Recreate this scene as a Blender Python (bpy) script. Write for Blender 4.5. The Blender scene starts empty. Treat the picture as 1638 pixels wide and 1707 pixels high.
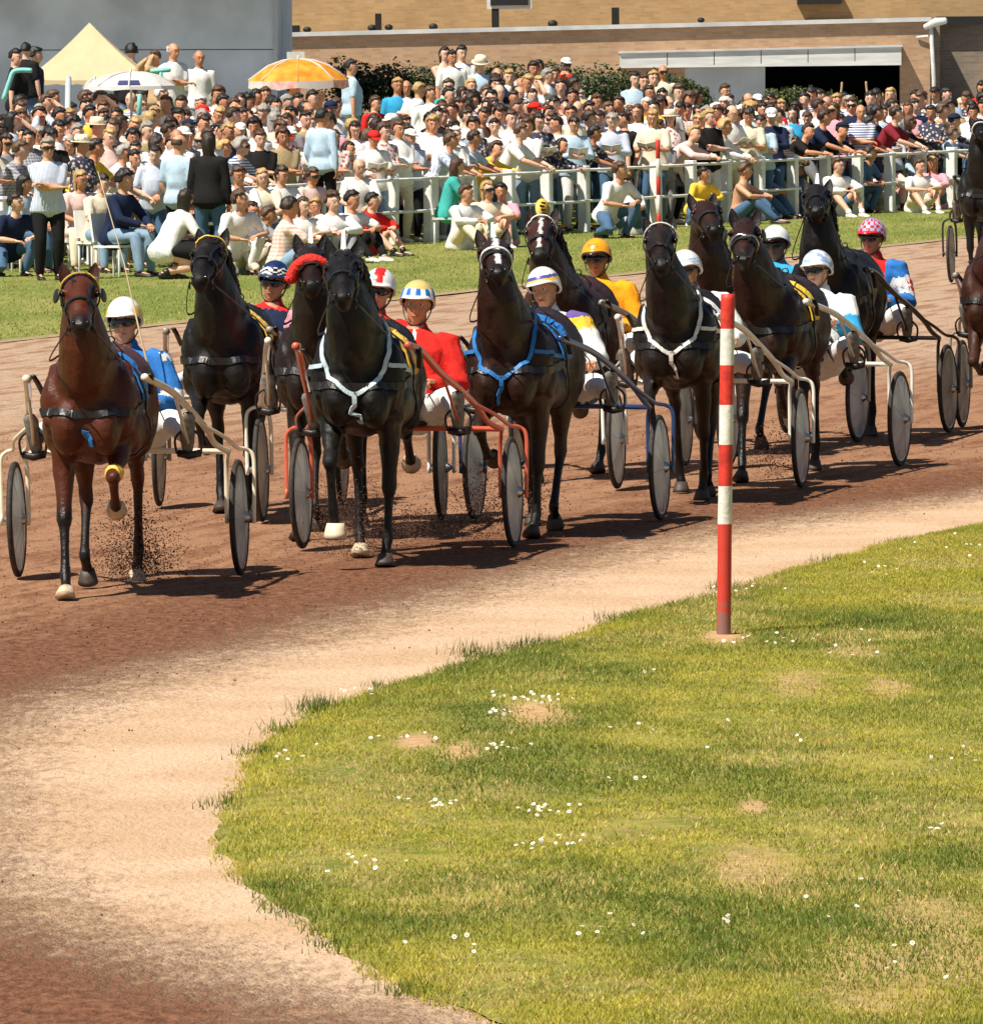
import bpy, bmesh, math, random
import numpy as np
from mathutils import Vector, Matrix, Euler
from mathutils.bvhtree import BVHTree
from mathutils import noise as mnoise

R = math.radians
SC = bpy.context.scene
COL = SC.collection
# ------------------------------------------------------------------ camera
F_PX, W_PX, H_PX = 15600.0, 1638.0, 1707.0
CAM_H, HORIZON, ROLL = 3.3, 18.0, R(0.8)
PITCH = math.atan((H_PX / 2 - HORIZON) / F_PX)
_f = Vector((0, math.cos(PITCH), -math.sin(PITCH)))
_r0, _u0 = Vector((1, 0, 0)), Vector((0, math.sin(PITCH), math.cos(PITCH)))
_r = _r0 * math.cos(ROLL) - _u0 * math.sin(ROLL)
_u = _u0 * math.cos(ROLL) + _r0 * math.sin(ROLL)
cam_data = bpy.data.cameras.new('camera')
cam = bpy.data.objects.new('camera', cam_data)
COL.objects.link(cam)
cam.matrix_world = Matrix(((_r.x, _u.x, -_f.x, 0), (_r.y, _u.y, -_f.y, 0), (_r.z, _u.z, -_f.z, CAM_H), (0, 0, 0, 1)))
cam_data.sensor_fit = 'HORIZONTAL'
cam_data.sensor_width = 36.0
cam_data.lens = 36.0 * F_PX / W_PX
cam_data.clip_start = 1.0
cam_data.clip_end = 4000.0
SC.camera = cam
# ------------------------------------------------------------------ light
SUN_EL, SUN_AZ = R(57), R(-131)          # azimuth from +Y towards +X: the sun stands to the left, slightly on our side
world = bpy.data.worlds.new('World')
SC.world = world
world.use_nodes = True
_nt = world.node_tree
_bg = _nt.nodes['Background']
_sky = _nt.nodes.new('ShaderNodeTexSky')
_sky.sky_type = 'NISHITA'
_sky.sun_disc = False
_sky.sun_elevation = SUN_EL
_sky.sun_rotation = SUN_AZ
_nt.links.new(_sky.outputs[0], _bg.inputs[0])
_bg.inputs[1].default_value = 0.05
sun_d = bpy.data.lights.new('sun', 'SUN')
sun_d.energy = 5.0
sun_d.angle = R(0.5)
sun_d.color = (1.0, 0.93, 0.82)
sun = bpy.data.objects.new('sun', sun_d)
COL.objects.link(sun)
_sd = Vector((math.sin(SUN_AZ) * math.cos(SUN_EL), math.cos(SUN_AZ) * math.cos(SUN_EL), math.sin(SUN_EL)))
sun.rotation_euler = _sd.to_track_quat('Z', 'Y').to_euler()
SC.view_settings.view_transform = 'Standard'
SC.view_settings.look = 'None'
SC.view_settings.exposure = 0.48
SC.view_settings.gamma = 1.0
SC.view_settings.use_curve_mapping = False
try:
    SC.cycles.max_bounces = 6
    SC.cycles.transparent_max_bounces = 8
except Exception:
    pass

def ray(px, py):
    return (_f * F_PX + _r * (px - W_PX / 2) - _u * (py - H_PX / 2)).normalized()
def ground(px, py, z=0.0):
    d = ray(px, py)
    t = (z - CAM_H) / d.z
    return Vector((d.x * t, d.y * t, z))
def at_depth(px, py, Y):
    d = ray(px, py)
    t = Y / d.y
    return Vector((d.x * t, Y, CAM_H + d.z * t))
def project(p):
    v = Vector(p) - Vector((0, 0, CAM_H))
    k = F_PX / v.dot(_f)
    return v.dot(_r) * k + W_PX / 2, H_PX / 2 - v.dot(_u) * k

# ------------------------------------------------------------------ materials
def srgb(r, g, b):
    f = lambda c: (c / 255 / 12.92) if c / 255 <= 0.04045 else ((c / 255 + 0.055) / 1.055) ** 2.4
    return (f(r), f(g), f(b))
MATS = {}
def mat(name, col, rough=0.7, vary=0.12, scale=8.0, bump=0.0, bscale=40.0, metal=0.0, spec=0.5, coat=0.0,
        col2=None, mscale=None, detail=4.0, trans=0.0, sheen=0.0, coord='Object', stretch=None):
    if name in MATS: return MATS[name]
    m = bpy.data.materials.new(name); MATS[name] = m
    m.use_nodes = True
    nt = m.node_tree; N = nt.nodes; L = nt.links
    b = N['Principled BSDF']
    tc = N.new('ShaderNodeTexCoord')
    vec = tc.outputs[coord]
    if stretch:
        mp = N.new('ShaderNodeMapping'); mp.inputs['Scale'].default_value = stretch
        L.new(vec, mp.inputs[0]); vec = mp.outputs[0]
    if col2 is None:
        lo = tuple(c * (1 - vary) for c in col); hi = tuple(min(1, c * (1 + vary)) for c in col)
    else: lo, hi = col, col2
    nz = N.new('ShaderNodeTexNoise'); nz.inputs['Scale'].default_value = scale; nz.inputs['Detail'].default_value = detail
    L.new(vec, nz.inputs['Vector'])
    cr = N.new('ShaderNodeValToRGB')
    cr.color_ramp.elements[0].position = 0.35; cr.color_ramp.elements[1].position = 0.65
    cr.color_ramp.elements[0].color = (*lo, 1); cr.color_ramp.elements[1].color = (*hi, 1)
    L.new(nz.outputs['Fac'], cr.inputs[0]); L.new(cr.outputs[0], b.inputs['Base Color'])
    b.inputs['Roughness'].default_value = rough
    b.inputs['Metallic'].default_value = metal
    b.inputs['Specular IOR Level'].default_value = spec
    if coat: b.inputs['Coat Weight'].default_value = coat; b.inputs['Coat Roughness'].default_value = 0.15
    if sheen: b.inputs['Sheen Weight'].default_value = sheen
    if bump:
        n2 = N.new('ShaderNodeTexNoise'); n2.inputs['Scale'].default_value = bscale; n2.inputs['Detail'].default_value = 3
        L.new(vec, n2.inputs['Vector'])
        bp = N.new('ShaderNodeBump'); bp.inputs['Strength'].default_value = bump; bp.inputs['Distance'].default_value = 0.01
        L.new(n2.outputs['Fac'], bp.inputs['Height']); L.new(bp.outputs[0], b.inputs['Normal'])
    if trans:
        tr = N.new('ShaderNodeBsdfTranslucent'); L.new(cr.outputs[0], tr.inputs[0])
        mx = N.new('ShaderNodeMixShader'); mx.inputs[0].default_value = trans
        L.new(b.outputs[0], mx.inputs[1]); L.new(tr.outputs[0], mx.inputs[2])
        L.new(mx.outputs[0], N['Material Output'].inputs[0])
    return m

# ------------------------------------------------------------------ mesh building
class MB:
    def __init__(s): s.v = []; s.f = []; s.m = []
    def add(s, vs, fs, mi=0):
        o = len(s.v); s.v.extend([tuple(v) for v in vs])
        s.f.extend([tuple(i + o for i in f) for f in fs]); s.m.extend([mi] * len(fs)); return o
    def box(s, c, d, mi=0, rot=None):
        x, y, z = d[0] / 2, d[1] / 2, d[2] / 2
        vs = [Vector(p) for p in ((-x,-y,-z),(x,-y,-z),(x,y,-z),(-x,y,-z),(-x,-y,z),(x,-y,z),(x,y,z),(-x,y,z))]
        if rot is not None: vs = [rot @ v for v in vs]
        s.add([v + Vector(c) for v in vs], [(0,3,2,1),(4,5,6,7),(0,1,5,4),(1,2,6,5),(2,3,7,6),(3,0,4,7)], mi)
    def loft(s, pts, ra, rb, side=None, n=12, mi=0, caps=True, power=1.0):
        """tube through pts with half-widths ra along 'side' and rb across it"""
        P = [Vector(p) for p in pts]; k = len(P)
        if not hasattr(ra, '__len__'): ra = [ra] * k
        if not hasattr(rb, '__len__'): rb = [rb] * k
        T = []
        for i in range(k):
            t = (P[min(i + 1, k - 1)] - P[max(i - 1, 0)])
            T.append(t.normalized() if t.length > 1e-9 else Vector((0, 0, 1)))
        if side is None:
            a = Vector((0, 0, 1)) if abs(T[0].z) < 0.9 else Vector((1, 0, 0))
            a = (a - T[0] * a.dot(T[0])).normalized()
        vs = []; fs = []
        if caps:
            P2 = [P[0] - T[0] * min(ra[0], rb[0]) * 0.45] + P + [P[-1] + T[-1] * min(ra[-1], rb[-1]) * 0.45]
            T2 = [T[0]] + T + [T[-1]]; A2 = [ra[0] * .55] + list(ra) + [ra[-1] * .55]; B2 = [rb[0] * .55] + list(rb) + [rb[-1] * .55]
        else: P2, T2, A2, B2 = P, T, ra, rb
        for i in range(len(P2)):
            t = T2[i]
            if side is not None: a = Vector(side) - t * Vector(side).dot(t)
            else: a = a - t * a.dot(t)
            a.normalize(); b = t.cross(a)
            for j in range(n):
                th = 2 * math.pi * j / n
                c, q = math.cos(th), math.sin(th)
                vs.append(P2[i] + a * (A2[i] * c) + b * (B2[i] * q))
        K = len(P2)
        for i in range(K - 1):
            for j in range(n):
                j2 = (j + 1) % n
                fs.append((i * n + j, i * n + j2, (i + 1) * n + j2, (i + 1) * n + j))
        fs.append(tuple(range(n - 1, -1, -1))); fs.append(tuple((K - 1) * n + j for j in range(n)))
        s.add(vs, fs, mi)
    def ball(s, c, r, n=12, m=8, mi=0, rot=None):
        if not hasattr(r, '__len__'): r = (r, r, r)
        vs = []; fs = []
        for i in range(1, m):
            ph = math.pi * i / m
            for j in range(n):
                th = 2 * math.pi * j / n
                v = Vector((math.sin(ph) * math.cos(th) * r[0], math.sin(ph) * math.sin(th) * r[1], math.cos(ph) * r[2]))
                if rot is not None: v = rot @ v
                vs.append(v + Vector(c))
        top = Vector((0, 0, r[2])); bot = Vector((0, 0, -r[2]))
        if rot is not None: top = rot @ top; bot = rot @ bot
        vs.append(top + Vector(c)); vs.append(bot + Vector(c)); tp, bt = len(vs) - 2, len(vs) - 1
        for j in range(n):
            j2 = (j + 1) % n
            fs.append((tp, j, j2)); fs.append((bt, (m - 2) * n + j2, (m - 2) * n + j))
            for i in range(m - 2):
                fs.append((i * n + j, (i + 1) * n + j, (i + 1) * n + j2, i * n + j2))
        s.add(vs, fs, mi)
    def ring(s, c, R0, r, axis='Y', n=40, k=8, mi=0, rz=None):
        """torus"""
        vs = []; fs = []
        rz = rz or r
        for i in range(n):
            a = 2 * math.pi * i / n
            for j in range(k):
                b = 2 * math.pi * j / k
                rr = R0 + r * math.cos(b); h = rz * math.sin(b)
                if axis == 'Y': v = (rr * math.cos(a), h, rr * math.sin(a))
                elif axis == 'X': v = (h, rr * math.cos(a), rr * math.sin(a))
                else: v = (rr * math.cos(a), rr * math.sin(a), h)
                vs.append(Vector(v) + Vector(c))
        for i in range(n):
            for j in range(k):
                i2, j2 = (i + 1) % n, (j + 1) % k
                fs.append((i * k + j, i * k + j2, i2 * k + j2, i2 * k + j))
        s.add(vs, fs, mi)
    def mesh(s, name='mesh', smooth=True):
        me = bpy.data.meshes.new(name)
        me.from_pydata(s.v, [], s.f)
        me.polygons.foreach_set('material_index', s.m)
        if smooth: me.polygons.foreach_set('use_smooth', [True] * len(s.f))
        me.update(); return me
    def build(s, name, mats=None, parent=None, smooth=True, **tags):
        me = s.mesh(name, smooth)
        return put(name, me, mats, parent, **tags)

def put(name, me, mats=None, parent=None, link_obj=False, loc=None, rot=None, **tags):
    """one object from a mesh; mats may be set per object (link_obj)"""
    o = bpy.data.objects.new(name, me); COL.objects.link(o)
    if mats is not None:
        if not isinstance(mats, (list, tuple)): mats = [mats]
        if link_obj:
            while len(me.materials) < len(mats): me.materials.append(None)
            for i, m in enumerate(mats):
                o.material_slots[i].link = 'OBJECT'; o.material_slots[i].material = m
        elif len(me.materials) == 0:
            for m in mats: me.materials.append(m)
    if parent is not None: o.parent = parent
    if loc is not None: o.location = loc
    if rot is not None: o.rotation_euler = rot
    for k, v in tags.items(): o[k] = v
    return o
def empty(name, loc, rz=0.0, scale=1.0, **tags):
    o = bpy.data.objects.new(name, None); COL.objects.link(o)
    o.empty_display_size = 0.2
    o.location = loc; o.rotation_euler = (0, 0, rz); o.scale = (scale,) * 3
    for k, v in tags.items():
        if v is not None: o[k] = v
    return o

def evald(me, mods):
    """run modifiers on a mesh and hand back the resulting mesh (no operators)"""
    o = bpy.data.objects.new('work', me); COL.objects.link(o)
    for typ, kw in mods:
        md = o.modifiers.new(typ, typ)
        for k, v in kw.items(): setattr(md, k, v)
    dg = bpy.context.evaluated_depsgraph_get(); dg.update()
    ev = o.evaluated_get(dg)
    out = bpy.data.meshes.new_from_object(ev)
    bpy.data.objects.remove(o)
    bpy.data.meshes.remove(me)
    return out
def fuse(mb, voxel=0.02, smooth=3, target=None, factor=0.5):
    me = mb.mesh('fused')
    mods = [('REMESH', dict(mode='VOXEL', voxel_size=voxel, use_smooth_shade=True))]
    if smooth: mods.append(('SMOOTH', dict(factor=factor, iterations=smooth)))
    out = evald(me, mods)
    if target and len(out.polygons) * 2 > target:
        out = evald(out, [('DECIMATE', dict(ratio=target / (len(out.polygons) * 2.0)))])
    out.polygons.foreach_set('use_smooth', [True] * len(out.polygons))
    out.update(); return out
def bvh_of(me):
    return BVHTree.FromPolygons([v.co.copy() for v in me.vertices], [tuple(p.vertices) for p in me.polygons])
def catmull(pts, per=6):
    P = [Vector(p) for p in pts]
    if len(P) < 3:
        return [P[0].lerp(P[-1], i / per) for i in range(per + 1)]
    out = []
    for i in range(len(P) - 1):
        p0 = P[max(i - 1, 0)]; p1 = P[i]; p2 = P[i + 1]; p3 = P[min(i + 2, len(P) - 1)]
        for j in range(per):
            t = j / per
            out.append(0.5 * ((2 * p1) + (p2 - p0) * t + (2 * p0 - 5 * p1 + 4 * p2 - p3) * t * t + (3 * p1 - p0 - 3 * p2 + p3) * t ** 3))
    out.append(P[-1]); return out
def strap(mb, pts, width, bvh, off=0.012, per=7, mi=0, thick=0.008, wrap=True):
    """flat band laid over a body surface along pts"""
    C = catmull(pts, per) if not isinstance(pts[0], Vector) or True else pts
    S = []
    for p in C:
        loc, nor, idx, d = bvh.find_nearest(p)
        if wrap: S.append((loc + nor * off, nor))
        else: S.append((p, nor))
    vs = []; fs = []
    for i in range(len(S)):
        p, n = S[i]
        t = (S[min(i + 1, len(S) - 1)][0] - S[max(i - 1, 0)][0])
        if t.length < 1e-6: t = Vector((1, 0, 0))
        t.normalize()
        b = n.cross(t)
        if b.length < 1e-6: b = Vector((0, 1, 0))
        b.normalize()
        w = width / 2
        vs += [p - b * w - n * thick * .5, p + b * w - n * thick * .5, p + b * w + n * thick * .5, p - b * w + n * thick * .5]
    for i in range(len(S) - 1):
        a = i * 4; c = a + 4
        for k in range(4):
            k2 = (k + 1) % 4
            fs.append((a + k, a + k2, c + k2, c + k))
    fs.append((3, 2, 1, 0)); e = (len(S) - 1) * 4; fs.append((e, e + 1, e + 2, e + 3))
    mb.add(vs, fs, mi)
def vnoise(p, s=1.0, seed=0.0):
    return mnoise.noise(Vector(p) * s + Vector((seed, seed * 1.7, seed * .3)))
# ------------------------------------------------------------------ people
def two_bone(a, t, l1, l2, pole):
    a, t, pole = Vector(a), Vector(t), Vector(pole)
    d = t - a; L = min(d.length, (l1 + l2) * 0.995); d.normalize()
    x = (l1 * l1 - l2 * l2 + L * L) / (2 * L); h = math.sqrt(max(l1 * l1 - x * x, 0))
    pv = pole - d * pole.dot(d)
    pv = pv.normalized() if pv.length > 1e-6 else Vector((0, 0, 1))
    return a + d * x + pv * h, a + d * L
def from_mesh(me):
    mb = MB(); mb.v = [tuple(v.co) for v in me.vertices]; mb.f = [tuple(p.vertices) for p in me.polygons]
    mb.m = [p.material_index for p in me.polygons]; bpy.data.meshes.remove(me); return mb

def figure(hip=(0, 0, .93), lean=0., side_lean=0., twist=0., head_yaw=0., head_pitch=0., hands=None, poles=None, feet=None,
           knees=None, foot_pitch=(0, 0), foot_yaw=(0, 0), slim=1.0):
    """joint table of a 1.75 m adult; x forward, y left, z up"""
    J = {}
    P = Vector(hip)
    Rt = Euler((side_lean, lean, twist), 'XYZ').to_matrix()
    up = Rt @ Vector((0, 0, 1)); fw = Rt @ Vector((1, 0, 0)); lf = Rt @ Vector((0, 1, 0))
    J.update(P=P, up=up, fw=fw, lf=lf, Rt=Rt)
    J['waist'] = P + up * .16; J['chest'] = P + up * .34 + fw * .01; J['shl'] = P + up * .46
    J['neck'] = P + up * .52 + fw * .0
    Rh = Rt @ Euler((0, head_pitch - lean * .75, head_yaw), 'XYZ').to_matrix()
    J['Rh'] = Rh
    J['head'] = J['neck'] + (up * .5 + Vector((0, 0, .5))).normalized() * .075 + (Rh @ Vector((.02, 0, .07)))
    for s, k in ((1, 'L'), (-1, 'R')):
        i = 0 if s == 1 else 1
        S = P + up * .432 + lf * (s * .178 * slim); J['S' + k] = S
        tgt = hands[i] if hands else (P.x + .06, s * .24, P.z - .12)
        pole = poles[i] if poles else (-.6, s * .5, -.3)
        J['E' + k], J['W' + k] = two_bone(S, tgt, .29, .25, pole)
        Hh = P + (Rt @ Vector((0, s * .095 * slim, -.02))); J['H' + k] = Hh
        ft = feet[i] if feet else (0, s * .11, .08)
        kp = knees[i] if knees else (1, s * .1, 0)
        J['K' + k], J['A' + k] = two_bone(Hh, ft, .43, .42, kp)
        d = Euler((0, foot_pitch[i], foot_yaw[i])).to_matrix() @ Vector((1, 0, 0)); J['F' + k] = d
    return J
def torso(mb, J, g=0.0, w=1.0, lo=-.08, top=True, belly=0.0, n=16):
    P, up, fw = J['P'], J['up'], J['fw']
    rows = [(lo, .150, .105), (0., .165, .118), (.10, .150, .112 + belly * .5), (.18, .142, .108 + belly), (.30, .160, .118 + belly * .4), (.37, .170, .115), (.42, .158, .098), (.46, .12, .080), (.49, .085, .068)]
    if top: rows.append((.53, .062, .058))
    mb.loft([P + up * r[0] + fw * (.012 + (belly * .5 if .05 < r[0] < .35 else 0)) for r in rows], [(r[1] + g) * w for r in rows], [r[2] + g for r in rows], side=J['lf'], n=n)
def arm(mb, J, k, g=0.0, upto=1.0, start=True, n=10):
    S, E, Wt = J['S' + k], J['E' + k], J['W' + k]
    s = 1 if k == 'L' else -1
    pts = [S - J['lf'] * (s * .05) , S, S.lerp(E, .5), E]; r = [.055, .056, .047, .04]
    if upto > .5:
        e2 = E.lerp(Wt, .3); pts += [e2]; r += [.041]
        if upto >= 1: pts += [E.lerp(Wt, .7), Wt]; r += [.033, .026]
    else:
        pts[-1] = S.lerp(E, .85)
    mb.loft(pts, [x + g for x in r], [x + g for x in r], n=n)
def leg(mb, J, k, g=0.0, upto=1.0, n=12):
    Hh, K, A = J['H' + k], J['K' + k], J['A' + k]
    pts = [Hh, Hh.lerp(K, .35), Hh.lerp(K, .75), K]; r = [.090, .085, .066, .058]
    if upto > .5: pts += [K.lerp(A, .3), K.lerp(A, .75), A]; r += [.058, .044, .037]
    mb.loft(pts, [x + g for x in r], [x + g for x in r], n=n)
def add_hand(mb, J, k, curl=.5, mi=0, size=1.0, n=5):
    W = J['W' + k]; E = J['E' + k]; s = 1 if k == 'L' else -1
    d = (W - E).normalized()
    side = d.cross(Vector((0, 0, 1)));
    side = side.normalized() if side.length > .1 else Vector((0, 1, 0)) * s
    nrm = side.cross(d).normalized()
    if nrm.z < 0: nrm = -nrm
    th = side * (1 if side.dot(J['lf']) * s < 0 else -1)
    z = size
    mb.loft([W - d * .02, W + d * .03 * z, W + d * .085 * z], [.024 * z, .038 * z, .040 * z], [.02 * z, .015 * z, .013 * z], side=side, n=8, mi=mi)
    for i, (o, L) in enumerate(((-.030, .066), (-.010, .076), (.010, .072), (.029, .056))):
        b = W + d * .08 * z - th * (o * z)
        q1 = (d * math.cos(curl) - nrm * math.sin(curl)); q2 = (d * math.cos(curl * 2.1) - nrm * math.sin(curl * 2.1)); q3 = (d * math.cos(curl * 3) - nrm * math.sin(curl * 3))
        p1 = b + q1 * L * .42 * z; p2 = p1 + q2 * L * .33 * z; p3 = p2 + q3 * L * .25 * z
        mb.loft([b - d * .01, p1, p2, p3], [.0095 * z, .009 * z, .008 * z, .006 * z], [.0095 * z, .009 * z, .008 * z, .006 * z], n=n, mi=mi)
    b = W + d * .03 * z + th * .03 * z
    p1 = b + (d * .6 + th * .6 - nrm * .3).normalized() * .035 * z; p2 = p1 + (d * .95 + th * .05 - nrm * .35).normalized() * .03 * z
    mb.loft([b - th * .01, p1, p2], [.012 * z, .0105 * z, .008 * z], [.012 * z, .0105 * z, .008 * z], n=n, mi=mi)
def head_solid(mb, J, female=False):
    Rh, H = J['Rh'], J['head']
    q = lambda x, y, z: H + Rh @ Vector((x, y, z))
    mb.ball(q(-.008, 0, .025), (.098, .078, .098), n=18, m=12, rot=Rh)
    mb.ball(q(.022, 0, -.035), (.068, .061, .083), n=14, m=10, rot=Rh)
    mb.ball(q(.052, 0, -.092), (.028, .032, .024), rot=Rh)
    mb.ball(q(.012, .04, -.07), (.045, .022, .03), rot=Rh); mb.ball(q(.012, -.04, -.07), (.045, .022, .03), rot=Rh)
    mb.loft([q(.082, 0, .018), q(.098, 0, -.008), q(.110, 0, -.030), q(.094, 0, -.040)], [.009, .011, .017, .014], [.01, .011, .012, .009], side=Rh @ Vector((0, 1, 0)), n=8)
    mb.loft([q(.080, .05, .034), q(.090, .02, .036), q(.090, -.02, .036), q(.080, -.05, .034)], .011, .010, n=8)
    mb.ball(q(.082, 0, -.062), (.014, .026, .010), rot=Rh)
    mb.ball(q(.060, .040, -.022), (.022, .020, .02), rot=Rh); mb.ball(q(.060, -.040, -.022), (.022, .020, .02), rot=Rh)
    for s in (1, -1):
        mb.ball(q(-.005, s * .079, -.006), (.018, .009, .032), n=8, m=6, rot=Rh)
    mb.loft([J['neck'] - J['up'] * .05, J['neck'], H + Rh @ Vector((-.02, 0, -.055))], [.060, .056, .054], [.060, .056, .054], n=12)
def face_bits(mb, J, eye=1, lip=2, white=3):
    Rh, H = J['Rh'], J['head']
    q = lambda x, y, z: H + Rh @ Vector((x, y, z))
    for s in (1, -1):
        mb.ball(q(.0785, s * .031, .0085), (.012, .0155, .0085), n=10, m=6, mi=white, rot=Rh)
        mb.ball(q(.0865, s * .031, .0085), (.006, .0065, .0065), n=8, m=5, mi=eye, rot=Rh)
        mb.loft([q(.084, s * .012, .030), q(.0915, s * .030, .035), q(.078, s * .050, .029)], .0035, .005, n=6, mi=eye)
    mb.loft([q(.081, .021, -.062), q(.0945, .008, -.0625), q(.0945, -.008, -.0625), q(.081, -.021, -.062)], .0035, .0055, n=6, mi=lip)
def hair_shell(J, style, seed=0):
    """a cap of hair: a displaced, clipped ellipsoid with thickness"""
    Rh, H = J['Rh'], J['head']
    mb = MB(); n, m = 28, 18
    vo, vi = [], []; keep = []
    rnd = random.Random(seed)
    for i in range(m + 1):
        ph = math.pi * i / m * .999 + .0005
        for j in range(n):
            th = 2 * math.pi * j / n
            d = Vector((math.sin(ph) * math.cos(th), math.sin(ph) * math.sin(th), math.cos(ph)))
            nz = vnoise(d, 3.2, seed) * .016 + vnoise(d, 8, seed + 3) * .010 + vnoise(d, 19, seed + 5) * .005
            t = .014
            if d.z > .3: t += .008 * max(0, d.x + .4)
            if style == 'puffy': t = .030 + vnoise(d, 5, seed + 20) * .018
            if style == 'long': t = .012
            base = Vector((d.x * .098 - .008, d.y * .078, d.z * .098 + .025))
            out = Vector((d.x, d.y, d.z)) * (t + nz)
            if style == 'long' and d.z < .15 and d.x < .45:
                k = min(1, (.15 - d.z) * 1.2); base = Vector((base.x * (1 - .25 * k) - .02 * k, base.y * (1 - .10 * k), .03 - .19 * k + base.z * .3))
            vo.append(base + out); vi.append(base + out * .1 - d * .004)
            dirx, dz = d.x + vnoise(d, 6, seed + 9) * .16, d.z + vnoise(d, 7, seed + 12) * .14
            if style == 'bald': ok = dz < .45 and dz > -.45 and dirx < .1
            elif style == 'long': ok = dirx < .35 or dz > .52
            elif style == 'fringe': ok = (dirx < .3 and dz > -.55) or dz > .42
            else: ok = (dirx < .15 and dz > -.42 - .3 * dirx * 0 and not (dirx > -.2 and dz < -.12)) or dz > .50
            if dirx < -.3 and dz < -.62: ok = style == 'long'
            keep.append(ok)
    V = [H + Rh @ v for v in vo] + [H + Rh @ v for v in vi]; o = len(vo); fs = []
    cell = {}
    for i in range(m):
        for j in range(n):
            j2 = (j + 1) % n; q = (i * n + j, (i + 1) * n + j, (i + 1) * n + j2, i * n + j2)
            if sum(keep[k] for k in q) >= 3: cell[(i, j)] = q
    edges = {}
    for q in cell.values():
        fs.append(q); fs.append(tuple(k + o for k in reversed(q)))
        for a in range(4):
            e = (q[a], q[(a + 1) % 4]); edges[e] = edges.get(e, 0) + 1
    for (a, b) in edges:
        if (b, a) not in edges: fs.append((b, a, a + o, b + o))
    mb.add(V, fs); return mb
def shoe_mb(J, k, h=0.0):
    mb = MB(); A, d = J['A' + k], J['F' + k]
    up = Vector((0, 0, 1)); up = (up - d * up.dot(d)); up.normalize(); sd = d.cross(up)
    b = A - up * .045
    mb.loft([b - d * .07, b - d * .02, b + d * .07 - up * .008, b + d * .15 - up * .014, b + d * .185 - up * .018], [.032, .040, .043, .046, .030], [.038, .042, .034, .024, .016], side=sd, n=12)
    mb.loft([A + (J['K' + k] - A).normalized() * .05, A - up * .01], .045, .045, n=10)
    return mb
def skirtish(mb, J, L=.42, g=.03):
    P, up = J['P'], J['up']
    pts = []; ra = []; rb = []
    for t in (0, .35, .7, 1):
        a = J['HL'].lerp(J['KL'], t * L / .43); b = J['HR'].lerp(J['KR'], t * L / .43)
        pts.append((a + b) / 2); ra.append((a - b).length / 2 + .085 + g); rb.append(.10 + g * (1 + t))
    pts.insert(0, P + up * .08); ra.insert(0, .15 + .01); rb.insert(0, .115 + .01)
    mb.loft(pts, ra, rb, side=J['lf'], n=16)
def wrinkle(me, amp=.006, s=9.0, seed=0):
    nn = [v.normal.copy() for v in me.vertices]
    for v, nr in zip(me.vertices, nn):
        c = v.co.copy()
        v.co = c + nr * (vnoise(c, s, seed) * amp + vnoise(c, s * 2.3, seed + 5) * amp * .6)
    me.update()

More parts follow.
